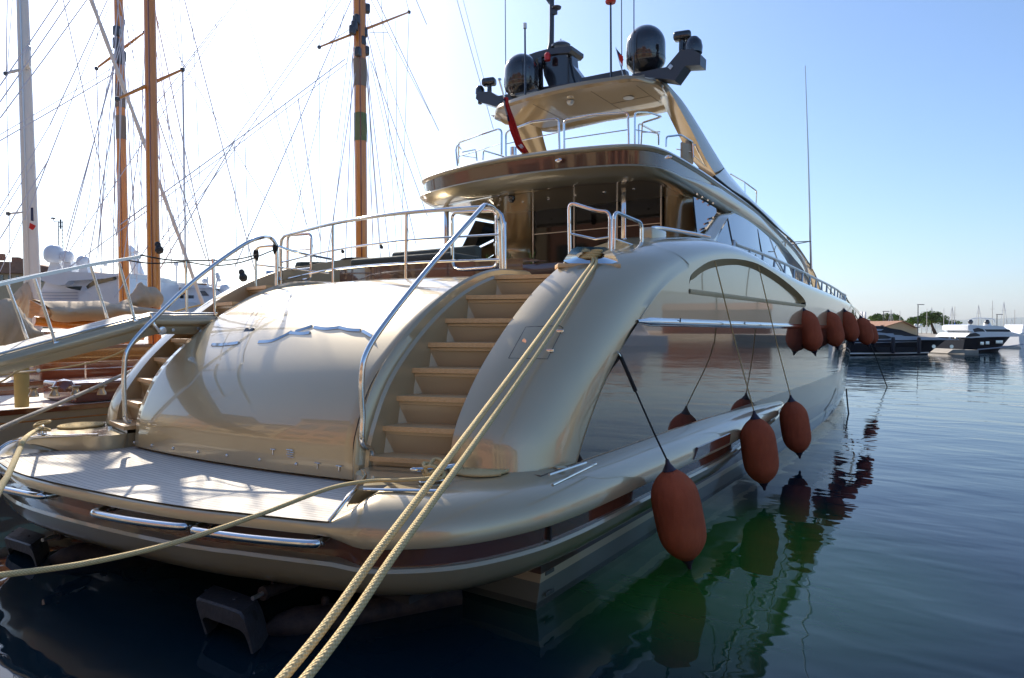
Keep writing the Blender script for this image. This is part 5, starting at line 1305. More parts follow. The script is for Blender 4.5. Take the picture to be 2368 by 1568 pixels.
def spreader(t, a, b, x, r=.04, m='mast', tips=True):
    mb = MB(); p, q = Q(*a, x=x), Q(*b, x=x); mb.tube([p, p.lerp(q, .5), q], [r * .6, r, r * .6], 8); o = mb.build('spreader', M[m], t)
    if tips:
        for e in (p, q): mb = MB(); mb.lathe([(0, -.06), (.05, -.03), (.05, .03), (0, .06)], e, 8); mb.build('spreader_tip', M['grey'], o)
M['flareg'] = mat('green_lens_flare', (.12, .19, .08), .7, var=(2, (.2, .2, .09), .2)); M['wrapb'] = mat('grey_blue_mast_wrap', (.21, .19, .18), .7, var=(2, (.28, .2, .13), .2))  # the green is a lens flare spot painted as colour; the grey a wrap
M['wire'] = mat('steel_rigging', (.62, .62, .66), .5, .3)
SA = thing('sailing_yacht', (-13.9, 5, 0), 'classic yacht with cream hull, mahogany rail and beige canvas over its boom', 'sailing yacht')
sail_hull(SA, -13.9, 1.2, 24, 2.0, 1.12, M['cream'], M['mahog'])
mastp(SA, (346, 0), (356, 650), -14, 25, 28, M['mast'], 1.1)
mastp(SA, (831, 0), (836, 600), -14.2, 29, 27, M['mast'], 1.3, ((137, 200, M['wrapb']), (262, 326, M['flareg'])))  # green band: sun's lens flare crossing the mast, put into the colour
spreader(SA, (738, 109), (946, 28), -14.2); spreader(SA, (271, 229), (422, 161), -14)
SB = thing('sailing_yacht', (-18.6, 8, 0), 'second classic yacht behind the cream one, with white hull and dark deckhouse', 'sailing yacht')
sail_hull(SB, -18.6, 2.5, 26, 2.1, 1.22, M['white'], M['mahog'])
mastp(SB, (274, 0), (288, 700), -18.6, 19, 23, M['mast'], 1.2, ((125, 137, M['wrapb']), (196, 248, M['wrapb']), (267, 321, M['wrapb'])))
spreader(SB, (223, 158), (334, 75), -18.6)
SW = thing('sailing_yacht', (-22, 8, 0), 'third yacht at the left edge with a pale painted mast carrying a small flag', 'sailing yacht')
sail_hull(SW, -22, 2.5, 22, 2.0, 1.3, M['white'], M['mahog'])
mastp(SW, (52, 0), (76, 690), -19, 24, 33, M['mastwhite'], 1.2)
spreader(SW, (13, 170), (50, 160), -19, .04, 'mastwhite'); spreader(SW, (19, 494), (60, 490), -19, .03, 'mastwhite')
mb = MB(); mb.tube(cat_rom([Q(66, 110, x=-18.8), Q(66, 112, x=-18.75), Q(62, 125, x=-18.7), Q(62, 150, x=-18.7), Q(66, 156, x=-18.8)], 4), .06, 8); mb.build('mast_bag', M['mastwhite'], SW)
fl = thing('small_flag', Q(74, 515, x=-18.6), 'small limp red, white and blue flag hanging on the pale mast', 'flag')
mb = MB(); mb.grid([[Q(71, 480, x=-18.5), Q(77, 480, x=-18.4)], [Q(71, 510, x=-18.6), Q(78, 512, x=-18.5)]]); mb.build('blue_part', M['navy'], fl)
mb = MB(); mb.grid([[Q(71, 510, x=-18.6), Q(83, 518, x=-18.5)], [Q(69, 515, x=-18.6), Q(83, 524, x=-18.5)]]); mb.build('white_part', M['whitecloth'], fl)
mb = MB(); mb.grid([[Q(69, 515, x=-18.6), Q(83, 522, x=-18.5)], [Q(67, 527, x=-18.6), Q(80, 528, x=-18.5)], [Q(74, 532, x=-18.6), Q(77, 531, x=-18.5)]]); mb.build('red_part', M['red'], fl)
# rolled sail on its stay
mb = MB(); P_ = [Q(a, b, x=-16.5) for a, b in ((200, -30), (272, 165), (352, 380), (378, 450), (420, 565), (446, 640), (478, 726))]
PP = cat_rom(P_, 14); mb.tube(PP, [.045 * (1 + .12 * math.sin(i * .9)) for i in range(len(PP))], 10); mb.build('furled_sail', M['mastwhite'], SA)
# rigging, read as spans between real masts, spreaders, decks
Zs = .4719
rg = [(0, 420, 285, 0, 17), (0, 500, 345, 0, 17), (0, 580, 425, 0, 17), (35, 0, 30, 358, 19), (30, 358, 45, 1045, 19), (45, 1045, 50, 1400, 19), (60, 0, 35, 350, 19),
      (310, 0, 495, 830, 18), (495, 830, 570, 1150, 18), (525, 0, 245, 612, 18), (545, 0, 300, 620, 18), (300, 620, 120, 1080, 18), (245, 612, 0, 1020, 18), (480, 0, 473, 335, 18.6), (473, 335, 500, 1300, 18.6),
      (620, 0, 690, 300, 18.6), (625, 20, 640, 1300, 18.6), (650, 120, 660, 1350, 18.6), (600, 300, 560, 1000, 18.6), (565, 300, 555, 1340, 18.6), (548, 300, 575, 1400, 18.6), (700, 160, 690, 1350, 18.6), (710, 160, 670, 1380, 18.6),
      (840, 0, 893, 340, 14), (880, 0, 897, 340, 14), (893, 345, 905, 1320, 14), (897, 345, 912, 1320, 14), (905, 0, 1250, 1330, 14.2), (1195, 0, 1560, 1300, 14.2), (770, 100, 1400, 1140, 14.2), (775, 470, 1000, 1120, 14), (770, 570, 1010, 1270, 14),
      (775, 600, 800, 1180, 14), (580, 490, 720, 420, 14), (1640, 0, 780, 1190, 14.1), (1670, 0, 800, 1215, 14.1), (1690, 290, 590, 1100, 14.2), (1700, 310, 340, 1310, 14.2), (1150, 690, 700, 1460, 14.2),
      (1605, 0, 1563, 232, 14.2), (1563, 232, 1572, 1300, 14.2), (1720, 0, 1150, 1310, 14.2), (1700, 0, 1420, 1160, 14.2), (1735, 210, 1610, 1290, 14.2), (1730, 260, 1690, 1330, 14.2), (1745, 300, 1720, 1340, 14.2), (1735, 40, 1650, 700, 14.2),
      (1395, 495, 1500, 1100, 14.2), (1460, 478, 1570, 1180, 14.2), (1148, 690, 1160, 1250, 14.2), (1200, 680, 1220, 1280, 14.2),
      (1820, 0, 2110, 560, 14.2), (1850, 0, 2150, 640, 14.2), (1800, 60, 2110, 1010, 14.2), (2005, 60, 1960, 1330, 14.2), (1990, 0, 2006, 60, 14.2), (1820, 300, 2095, 1060, 14.2), (1868, 0, 1950, 1320, 14.2), (1790, 280, 1870, 1330, 14.2), (1940, 100, 1946, 950, 14.2),
      (1790, 60, 1800, 1330, 14.2), (1800, 100, 1830, 1340, 14.2), (1810, 160, 1900, 160, 14.2), (2040, 0, 2091, 120, 14.2), (1005, 0, 1380, 860, 16), (1160, 0, 720, 570, 15), (1060, 160, 340, 1230, 16), (0, 660, 540, 340, 18), (0, 690, 560, 360, 18), (0, 1060, 170, 790, 18), (0, 1170, 240, 780, 18),
      (940, 0, 980, 900, 15.5), (1090, 80, 890, 340, 14.2), (2270, 0, 2380, 420, 14.2), (2240, 0, 2420, 640, 14.2), (165, 960, 0, 1330, 19), (1780, 100, 1560, 240, 14.2), (560, 560, 430, 1300, 18), (740, 1180, 560, 1460, 14)]
rr0 = random.Random(11)
for k in range(26):
    sx_ = rr0.choice((592, 745, 1765, 1765)); top0 = rr0.randint(-40, 200); rg.append((sx_ + rr0.randint(-20, 20), max(0, top0), sx_ + rr0.randint(-330, 300), rr0.randint(1150, 1330), 18 if sx_ == 592 else 14.2))
for x0, y0_, x1, y1_, xx in rg:
    own = SA if xx < 17 else SB if xx < 18.9 else SW
    p, q = Q(x0 * Zs, y0_ * Zs, x=-xx), Q(x1 * Zs, y1_ * Zs, x=-xx)
    if y0_ == 0: p = p + (p - q).normalized() * 1.5
    m_ = p.lerp(q, .5); m_.z -= (p - q).length * .004
    mb = MB(); mb.tube([p, m_, q], .009 if (x0 + y1_) % 3 else .0125, 5); mb.build('stay', M['wire'], own)
for a, x in (((367, 573), -13.5), ((561, 637), -12), ((882, 570), -13), ((792, 580), -13.5)):
    s_ = 1 if x in (-13.5, -12) and a[0] < 600 else .55
    c = Q(*a, x=x); mb = MB(); Rm = Matrix.Rotation(R(-25), 3, 'Y')
    mb.lathe([(0, -.12 * s_), (.06 * s_, -.11 * s_), (.085 * s_, -.05 * s_), (.07 * s_, 0), (.05 * s_, .03 * s_), (.06 * s_, .08 * s_), (.04 * s_, .12 * s_), (0, .13 * s_)], c, 14, M=Rm); mb.build('pulley_block', M['rubber'], SA)
for k, (a, b) in enumerate([(824, 45), (848, 20), (820, 60), (838, 95), (842, 75), (828, 120), (846, 118), (815, 70), (271, 72), (268, 100), (280, 138), (276, 118), (284, 130)]):
    xx = -14.2 if a > 500 else -18.6; mb = MB(); c = Q(a, b, x=xx + .1); mb.rbox(c, (.18, .16, .26), .04, k); mb.build('mast_fitting', M['grey'], SA if a > 500 else SB)
# canvas over the boom and gathered sail covers
def sheet(name, top_, bot_, m, parent, thick=.25, amp=.05, x=None):
    n = 40; T = resample(cat_rom(top_, 6), n); B = resample(cat_rom(bot_, 6), n); rows = []
    for q in range(9):
        f = q / 8; rows.append([a.lerp(b, f) + V((math.sin(f * math.pi) * thick + amp * noise.noise(V((i * .35, f * 3, 1.3))), 0, amp * .5 * noise.noise(V((i * .22, f * 2, 7))))) for i, (a, b) in enumerate(zip(T, B))])
    back = [[p + V((-thick * 1.2, .1, 0)) for p in r] for r in rows[::-1]]
    mb = MB(); mb.grid(rows + back + [rows[0]]); return mb.build(name, m, parent, smooth=80)
def QL(L_, x): return [Q(a, b, x=x) for a, b in L_]
sheet('boom_cover', QL([(78, 692), (140, 696), (206, 697), (280, 703), (347, 712), (420, 722), (520, 730)], -13.4), QL([(117, 734), (135, 744), (220, 744), (310, 736), (400, 732), (470, 734), (520, 740)], -13.4), M['canvas'], SA, .3, .10)
sheet('mast_gaiter', QL([(240, 712), (275, 700), (295, 690), (309, 672), (325, 653), (335, 661), (362, 664)], -13.8), QL([(255, 712), (280, 711), (300, 711), (320, 711), (340, 712), (350, 712), (366, 712)], -13.8), M['canvas'], SA, .2, .06)
sheet('awning', QL([(-40, 700), (0, 694), (24, 692), (40, 712), (60, 740), (90, 768)], -12.6), QL([(-40, 800), (0, 800), (24, 800), (50, 800), (75, 795), (100, 782)], -12.6), M['canvas'], SA, .15, .05)
sheet('mast_gaiter', QL([(22, 692), (40, 672), (60, 652), (74, 665), (76, 690)], -18.9), QL([(26, 700), (44, 715), (60, 730), (66, 735), (74, 730)], -18.9), M['canvas'], SW, .15, .06)
mb = MB(); mb.strip(QL([(70, 694), (66, 735)], -14.2), QL([(112, 716), (134, 744)], -13.6), (-.03, 0, 0)); mb.build('awning_underside', M['boom'], SA)
mb = MB(); mb.tube([Q(78, 742, x=-13.6), Q(170, 752, x=-13.6), Q(330, 748, x=-13.6), Q(520, 744, x=-13.6)], .085, 12); mb.build('boom', M['mast'], SA)
mb = MB(); mb.tube([Q(-40, 775, x=-15.4), Q(150, 777, x=-15.4), Q(330, 776, x=-15.4)], .10, 12); mb.build('boom', M['boom'], SB)
mb = MB(); mb.rbox(Q(262, 815, x=-13.2) , (.5, 4.2, .30), .08); mb.build('varnished_boat_cover', M['boom'], SA)
# deck fittings of the cream yacht
for a in ((78, 903), (126, 902), (175, 900), (235, 899)):
    c = Q(*a, x=-12.45); mb = MB(); mb.lathe([(0, 0), (.075, 0), (.07, .04), (.045, .08), (.045, .12), (.075, .14), (.08, .155), (0, .155)], c + V((0, 0, -.10)), 20); mb.build('winch', M['bronze'], SA)
mb = MB(); mb.lathe([(0, -.4), (.10, -.4), (.11, .22), (.07, .32), (0, .34)], Q(50, 885, x=-12.9), 18); mb.build('yellow_cowl', mat('yellow_canvas', (.50, .36, .12), .8), SA)
mb = MB(); mb.lathe([(0, 0), (.18, 0), (.18, .08), (.12, .18), (0, .22)], Q(148, 905, x=-13), 18); mb.build('dorade_hood', M['mahog'], SA)
for x0, y0_, z0, d in ((-13.6, 5.2, 1.25, (1.3, 3.2, .35)), (-13.9, 10.0, 1.3, (1.6, 4, .5))):
    mb = MB(); mb.rbox((x0, y0_ + 2, z0), d, .04); mb.build('deckhouse', M['mahog'], SA)
mb = MB(); mb.rbox(Q(125, 852, x=-18) + V((0, 1.0, -.1)), (1.6, 3.2, .7), .05); mb.build('deckhouse', M['mahog'], SB)
mb = MB(); mb.rbox(Q(230, 840, x=-18) + V((0, 2.0, -.1)), (1.5, 5, .35), .1); mb.build('sail_cover', M['whitecloth'], SB)

# ================================================================== WHITE MOTOR YACHTS AND QUAY HOUSES FAR LEFT
RT_ = V((math.cos(YAW), math.sin(YAW), 0)); FW = V((-math.sin(YAW), math.cos(YAW), 0))
def D_(px, py, D): return V((0, 0, EYE)) + RT_ * ((px - CX) / F * D) + FW * D + V((0, 0, (757 - py) / F * D))
def far_prism(poly, D, depth, m, name, t, inset=0, smooth=0):
    P_ = [D_(a, b, D) for a, b in poly]; mb = MB(); off = FW * depth
    if inset:
        c = sum(P_, V()) / len(P_); n = len(P_)
        R0 = [c + (p - c) * (1 - inset) for p in P_]; mb.grid([[p for p in R0], [p + off * .12 for p in P_], [p + off * .88 for p in P_], [p + off for p in R0]], True, 0, True)
    else: mb.prism(P_, off)
    return mb.build(name, m, t, smooth=smooth or 30)
def far_dome(px, py, r, D, t, m='dome', name='satellite_dome'):
    c = D_(px, py, D); rr = r / F * D; mb = MB(); mb.lathe([(0, -rr), (rr * .6, -rr * .98), (rr * .95, -rr * .6), (rr, -.2 * rr)] + [(rr * math.cos(a), -.0 + rr * math.sin(a)) for a in [k * math.pi / 16 for k in range(1, 8)]] + [(0, rr)], c, 20); return mb.build(name, M[m], t, smooth=60)
D1 = 34
W1 = thing('motor_yacht', D_(190, 757, D1 + 3), 'white motor yacht with large satellite domes behind the gangway handrail', 'yacht')
far_prism([(-60, 700), (-60, 735), (330, 735), (330, 690), (285, 690), (280, 640), (215, 655), (178, 700), (90, 697)], D1, 6, M['white'], 'hull', W1, .02)
far_prism([(88, 697), (96, 668), (110, 640), (150, 632), (300, 632), (300, 700)], D1 + 1, 4.5, M['white'], 'superstructure', W1, .03)
far_prism([(85, 645), (120, 632), (150, 628), (290, 634), (290, 641), (160, 650), (150, 659), (128, 660)], D1 + .5, 5.5, M['white'], 'flybridge', W1, .02)
far_prism([(200, 662), (215, 650), (275, 638), (276, 645), (218, 659), (203, 668)], D1 - .05, .05, M['glass'], 'side_window', W1)
far_prism([(150, 663), (190, 662), (186, 672), (165, 668)], D1 + .45, .05, M['glass'], 'side_window', W1)
for k in range(3): far_prism([(92, 676 + 7 * k), (180, 676 + 7 * k), (180, 677.3 + 7 * k), (92, 677.3 + 7 * k)], D1 + .9, .06, M['silver'], 'deck_line', W1)
for a in ((127, 587, 21), (157, 593, 14), (194, 605, 14)): far_dome(*a, D1 + 2, W1)
far_prism([(118, 605), (136, 605), (152, 632), (110, 632)], D1 + 2, .6, M['white'], 'radar_arch', W1); far_prism([(150, 603), (164, 603), (168, 632), (145, 632)], D1 + 2, .6, M['white'], 'radar_arch', W1); far_prism([(186, 616), (202, 616), (206, 632), (182, 632)], D1 + 2, .5, M['white'], 'dome_pillar', W1)
D2 = 40
W2 = thing('motor_yacht', D_(430, 757, D2 + 3), 'white motor yacht with wood framed cabin windows seen between the masts', 'yacht')
far_prism([(320, 690), (560, 690), (640, 700), (640, 735), (320, 735)], D2, 6, M['white'], 'hull', W2, .02)
far_prism([(320, 665), (335, 658), (470, 660), (500, 668), (520, 690), (540, 730), (320, 730)], D2 + .6, 4.5, M['white'], 'superstructure', W2, .02)
far_prism([(325, 655), (420, 654), (478, 660), (500, 667), (320, 664)], D2 + .3, 5, M['white'], 'cabin_roof', W2, .02)
for a in (((371, 674), (398, 674), (398, 693), (371, 693)), ((412, 683), (425, 683), (425, 694), (412, 694)), ((436, 683), (448, 683), (448, 692), (436, 692)), ((461, 673), (474, 673), (484, 684), (468, 684))):
    far_prism(a, D2 + .55, .05, M['glass'], 'cabin_window', W2)
    w0 = D_(*a[0], D2 + .53); w1 = D_(*a[2], D2 + .53)
far_prism([(408, 672), (428, 672), (428, 681), (408, 681)], D2 + .56, .05, M['mahog'], 'wood_panel', W2)
far_prism([(293, 566), (299, 573), (322, 632), (342, 636), (342, 640), (326, 648), (332, 662), (312, 662)], D2 + 2, .7, M['white'], 'radar_mast', W2)
for a, b, r in ((314, 595, 5), (520, 668, 11), (318, 583, 4)): far_dome(a, b, r, D2 + 1, W2)
far_prism([(300, 583), (318, 583), (318, 585), (300, 585)], D2 + 1.8, .3, M['white'], 'radar_scanner', W2); far_prism([(307, 592), (330, 588), (330, 590), (307, 594)], D2 + 1.8, .3, M['white'], 'radar_scanner', W2)
for a, b in (((492, 600), (492, 668)), ((506, 632), (500, 665)), ((480, 640), (482, 662)), ((409, 612), (409, 660)), ((235, 620), (236, 640))):
    mb = MB(); mb.rod(D_(*a, D2 + 1), D_(*b, D2 + 1), .05); mb.build('antenna_pole', M['white'], W2)
for a in ((503, 634, 4), (505, 640, 5), (474, 650, 6), (508, 648, 4), (409, 611, 5), (245, 612, 4)): far_dome(*a, D2 + 1, W2, 'dome', 'small_dome')
def house(t_, poly_wall, poly_roof, D, depth, wins):
    t = thing('waterfront_house', D_(poly_wall[0][0], 757, D), t_, 'house', 'houses behind the moored boats')
    far_prism(poly_wall, D, depth, M['stucco'], 'wall', t); far_prism(poly_roof, D - .4, depth + .8, M['tile'], 'roof', t)
    for (a, b, w_, h_) in wins: far_prism([(a, b), (a + w_, b), (a + w_, b + h_), (a, b + h_)], D - .05, .05, M['glass'], 'window', t)
    return t
hs = house('ochre house with terracotta roof and chimneys at the far left', [(-200, 625), (100, 628), (160, 632), (160, 760), (-200, 760)], [(-210, 604), (0, 605), (60, 607), (128, 620), (170, 634), (-210, 628)], 60, 12, [(2, 636, 7, 14), (20, 637, 7, 14), (38, 638, 7, 14), (96, 640, 6, 12), (112, 640, 6, 12)])
for a, b in ((36, 598), (0, 590), (49, 601)): mb = MB(); mb.box(D_(a + 4, b + 5, 62), (.6, .4, .6), YAW); mb.build('chimney', M['tile'], hs)
house('low terracotta roofed house behind the white yacht with wood framed windows', [(365, 662), (500, 662), (500, 760), (365, 760)], [(360, 664), (372, 656), (470, 655), (505, 664)], 75, 10, [])
LT = thing('lattice_tower', D_(143, 600, 50), 'thin steel lattice tower with a round lamp rising behind the white domes', 'tower')
for a in (138, 148):
    mb = MB(); mb.rod(D_(a, 640, 50), D_(a, 512, 50), .035); mb.build('upright', M['grey'], LT)
for k in range(9): mb = MB(); mb.rod(D_(138, 515 + k * 9, 50), D_(148, 515 + k * 9, 50), .025); mb.build('rung', M['grey'], LT)
mb = MB(); mb.tube([D_(138, 514, 50), D_(128, 513, 50), D_(126, 507, 50)], .03, 6); mb.lathe([(0, 0), (.18, 0), (.12, .10), (0, .12)], D_(126, 507, 50), 14); mb.build('lamp_arm', M['grey'], LT)
mb = MB(); mb.rod(D_(143, 530, 50), D_(143, 508, 50), .07); mb.build('lamp_stack', M['grey'], LT)

# ================================================================== FAR RIGHT: YACHTS, PINES, HOUSE, LAMPS, MASTS, HILLS
D3 = 58
def Z7(x, y): return (1850 + .2188 * x, 647.5 + .2188 * y)
G1 = thing('motor_yacht', D_(2100, 757, D3 + 2), 'long low dark grey motor yacht with silver topsides behind the bow fenders', 'yacht')
def side_hull(t, top_, wl, D, beam, m, name='hull'):
    """hull in side view: top_ sheer from stern to bow, wl waterline; lofted about its centreline"""
    n = 24; T = resample([D_(a, b, D) for a, b in top_], n); W = resample([D_(a, b, D) for a, b in wl], n); rows = []
    for i in range(n):
        f = i / (n - 1); h = beam / 2 * (1 - max(0, (f - .5) / .5) ** 2.4) * 1.0; hw = h * (1 - .25 * f)
        T_, W_ = T[i] + FW * beam / 2, W[i] + FW * beam / 2
        rows.append([T_ - FW * h, T_.lerp(W_, .4) - FW * (h * .55 + hw * .42), W_ - FW * hw * .9, W_ + V((0, 0, -.5)), W_ + FW * hw * .9, T_.lerp(W_, .4) + FW * (h * .55 + hw * .42), T_ + FW * h, T_])
    mb = MB(); mb.grid(rows, True, 0, True); return mb.build(name, m, t, smooth=40), rows
_, hr = side_hull(G1, [(1700, 787), (1979, 788), (2120, 786), (2190, 786), (2236, 786)], [(1700, 821), (1979, 821), (2100, 821), (2160, 821), (2191, 821)], D3, 5.4, M['yacht_grey'])
mb = MB(); mb.tube([r[2] + V((0, 0, .12)) - FW * .03 for r in hr], .09, 6); mb.build('boot_stripe', M['white'], G1)
mb = MB(); mb.tube([r[0].lerp(r[1], .35) - FW * .03 for r in hr[:20]], .04, 6); mb.build('side_stripe', M['silver'], G1)
far_prism([Z7(*p) for p in ((-200, 560), (300, 540), (720, 540), (900, 560), (1000, 590), (1280, 598), (1500, 612), (1700, 634), (-200, 640))], D3 + .35, 4.6, M['silver'], 'topsides', G1, .02)
far_prism([Z7(*p) for p in ((500, 492), (720, 484), (880, 484), (960, 508), (1080, 528), (1180, 565), (1290, 598), (900, 590), (500, 575))], D3 + .8, 3.6, M['yacht_grey'], 'wheelhouse', G1, .04)
far_prism([Z7(*p) for p in ((740, 515), (885, 520), (860, 536), (750, 545))], D3 + .75, .05, M['silver'], 'side_flash', G1)
far_prism([Z7(*p) for p in ((740, 560), (1000, 565), (1100, 590), (1000, 592), (740, 570))], D3 + .75, .05, M['silver'], 'side_flash', G1)
far_prism([Z7(*p) for p in ((980, 556), (1080, 562), (1200, 588), (1000, 580))], D3 + .72, .05, M['farglass'], 'side_window', G1)
far_prism([Z7(*p) for p in ((700, 575), (900, 582), (975, 606), (940, 618), (700, 628))], D3 + .3, .05, M['farglass'], 'cabin_window', G1)
for a in (985, 1258):
    mb = MB(); c = D_(*Z7(a, 690), D3 - .1); mb.lathe([(0, -.7), (.12, -.68), (.16, -.5), (.16, .5), (.12, .68), (0, .7)], c, 14); tag(mb.build('small_fender', M['yacht_grey']), 'slim grey fender hanging on the dark grey yacht, %s' % ('the aft one' if a < 1000 else 'the forward one'), 'fender', 'fenders of the dark grey yacht')
for a in (1416, 1605): mb = MB(); mb.lathe([(0, 0), (.16, 0), (.16, .04), (0, .04)], D_(*Z7(a, 703), D3 + (.0 if a < 1500 else .75)), 14, 'Y', M=Matrix.Rotation(YAW, 3, 'Z')); mb.build('porthole', M['alu'], G1)
far_prism([Z7(*p) for p in ((790, 705), (1300, 710), (1270, 745), (1100, 765), (860, 768), (820, 745))], D3 - .04, .04, M['yacht_black'], 'hull_window', G1)
for a, b in (((1560, 633), (1600, 600)), ((1600, 633), (1570, 600)), ((1680, 634), (1640, 610))): mb = MB(); mb.rod(D_(*Z7(*a), D3 + 2), D_(*Z7(*b), D3 + 2), .03); mb.build('bow_rail', M['alu'], G1)
D4 = 66
G2 = thing('motor_yacht', D_(2300, 757, D4 + 2), 'white flybridge yacht with a black hull moored at the far right', 'yacht')
side_hull(G2, [Z7(*p) for p in ((1740, 625), (1850, 612), (2000, 603), (2200, 600), (2420, 600))], [Z7(*p) for p in ((1740, 760), (1850, 768), (2000, 770), (2200, 768), (2300, 768))], D4, 5.6, M['yacht_black'])
far_prism([Z7(*p) for p in ((1742, 606), (1790, 560), (1900, 545), (2240, 548), (2320, 570), (2400, 598), (2000, 604), (1800, 614))], D4 + .3, 4.8, M['white'], 'superstructure', G2, .03)
far_prism([Z7(*p) for p in ((1768, 530), (1768, 480), (1790, 470), (1880, 480), (2060, 480), (2160, 492), (2240, 545), (2100, 552), (1960, 552), (1860, 556), (1800, 545))], D4 + .7, 4.0, M['white'], 'wheelhouse', G2, .04)
far_prism([Z7(*p) for p in ((1950, 522), (2210, 522), (2235, 548), (1980, 550))], D4 + .66, .05, M['farglass'], 'windscreen', G2)
far_prism([Z7(*p) for p in ((1830, 520), (1880, 505), (1935, 520), (1960, 552), (1850, 555))], D4 + .64, .06, M['farglass'], 'side_window', G2)
far_prism([Z7(*p) for p in ((1752, 598), (1800, 565), (1860, 558), (1905, 580), (1900, 592), (1800, 600))], D4 + .25, .05, M['farglass'], 'cabin_window', G2)
mb = MB(); mb.tube(cat_rom([D_(*Z7(*p), D4 + 2) for p in ((1770, 480), (1800, 420), (1850, 405), (1950, 405), (2040, 415), (2052, 450))], 5), .05, 8); mb.build('radar_arch', M['white'], G2)
for p in ((1800, 442), (1975, 442)): far_dome(*Z7(*p), 5.4, D4 + 1.5, G2, 'black', 'black_dome')
far_dome(*Z7(1975, 478), 8, D4 + 1.8, G2, 'white', 'radar_base')
for k_ in range(14):
    a_ = 1950 + k_ * 32; mb = MB(); mb.rod(D_(*Z7(a_, 600), D4 + .5), D_(*Z7(a_ + 3, 572), D4 + .5), .018); mb.build('rail_post', M['alu'], G2)
mb = MB(); mb.tube([D_(*Z7(*p), D4 + .5) for p in ((1950, 572), (2200, 570), (2370, 574))], .022, 6); mb.build('side_rail', M['alu'], G2)
mb = MB(); mb.tube([D_(*Z7(*p), D4 + .1) for p in ((1880, 735), (2100, 715), (2300, 690), (2360, 680))], .06, 6); mb.build('hull_stripe', M['silver'], G2)
for p in ((1925, 670), (1983, 665), (2090, 655), (2125, 655)): mb = MB(); mb.box(D_(*Z7(*p), D4 - .02), (.35, .04, .3), YAW, bev=.01); mb.build('porthole', M['alu'], G2)
# another white boat cut by the frame, low pontoon, dark boats between
G3 = thing('motor_yacht', D_(2370, 757, 80), 'white boat cut off by the right edge of the picture', 'yacht')
far_prism([Z7(*p) for p in ((2310, 575), (2350, 550), (2500, 545), (2500, 740), (2345, 735), (2320, 700))], 78, 4, M['white'], 'hull', G3, .03); far_prism([Z7(*p) for p in ((2360, 470), (2500, 470), (2500, 550), (2340, 555))], 79, 3, M['white'], 'superstructure', G3, .03)
mb = MB(); P_ = [D_(*Z7(*p), 62) for p in ((1560, 775), (1745, 775), (1745, 735), (1620, 735))]; mb.prism(P_, FW * 30); P_ = [D_(*Z7(*p), 64.5) for p in ((1740, 772), (1890, 772), (1890, 740), (1740, 740))]; mb.prism(P_, FW * 20)
tag(mb.build('pontoon', M['stone']), 'sunlit stone pontoon between the two far motor yachts', 'pontoon')
SBx = thing('small_boat', D_(2240, 757, 72), 'small dark motorboat moored behind the pontoon between the two yachts', 'boat')
far_prism([Z7(*p) for p in ((1640, 700), (1650, 620), (1700, 608), (1740, 620), (1870, 640), (1870, 735), (1660, 735))], 70, 3, M['yacht_grey'], 'hull', SBx, .05)
mb = MB(); mb.tube(cat_rom([D_(*Z7(*p), 70) for p in ((1660, 625), (1690, 610), (1720, 612), (1760, 628))], 4), .05, 6); mb.build('rail', M['alu'], SBx)
# quay line far right, sports sign
mb = MB(); mb.prism([D_(1700, 757, 82) + V((0, 0, -2.6)), D_(2900, 757, 82) + V((0, 0, -2.6)), D_(2900, 757, 82) + V((0, 0, -1.2)), D_(1700, 757, 82) + V((0, 0, -1.2))], FW * 200)
tag(mb.build('far_quay', M['stone']), kind='structure')
sgn = thing('shop_sign', D_(*Z7(1700, 567), 84), 'blue fascia sign reading SPORT on a low building right of the pine', 'sign')
far_prism([Z7(*p) for p in ((1642, 553), (1765, 555), (1765, 582), (1642, 582))], 84, .2, M['blue'], 'board', sgn)
far_prism([Z7(*p) for p in ((1645, 582), (1765, 582), (1765, 610), (1645, 610))], 84.2, 3, M['white'], 'kiosk', sgn)
cu = bpy.data.curves.new('lettering', 'FONT'); cu.body = 'SPORT'; cu.size = 24 * .2188 / F * 84 * 1.15; cu.extrude = .01; cu.align_x = 'CENTER'; cu.align_y = 'CENTER'
tmp = bpy.data.objects.new('lettering_src', cu); COL.objects.link(tmp); bpy.context.view_layer.update()
me = bpy.data.meshes.new_from_object(tmp.evaluated_get(bpy.context.evaluated_depsgraph_get())); bpy.data.objects.remove(tmp); bpy.data.curves.remove(cu)
Lm = Matrix.Translation(D_(*Z7(1703, 567), 83.95)) @ Matrix.Rotation(YAW, 4, 'Z') @ Matrix.Rotation(R(90), 4, 'X'); me.transform(Lm); me.materials.clear(); me.materials.append(M['white'])
lo_ = bpy.data.objects.new('lettering', me); COL.objects.link(lo_); lo_.parent = sgn; lo_.matrix_parent_inverse = parent_matrix(sgn).inverted()
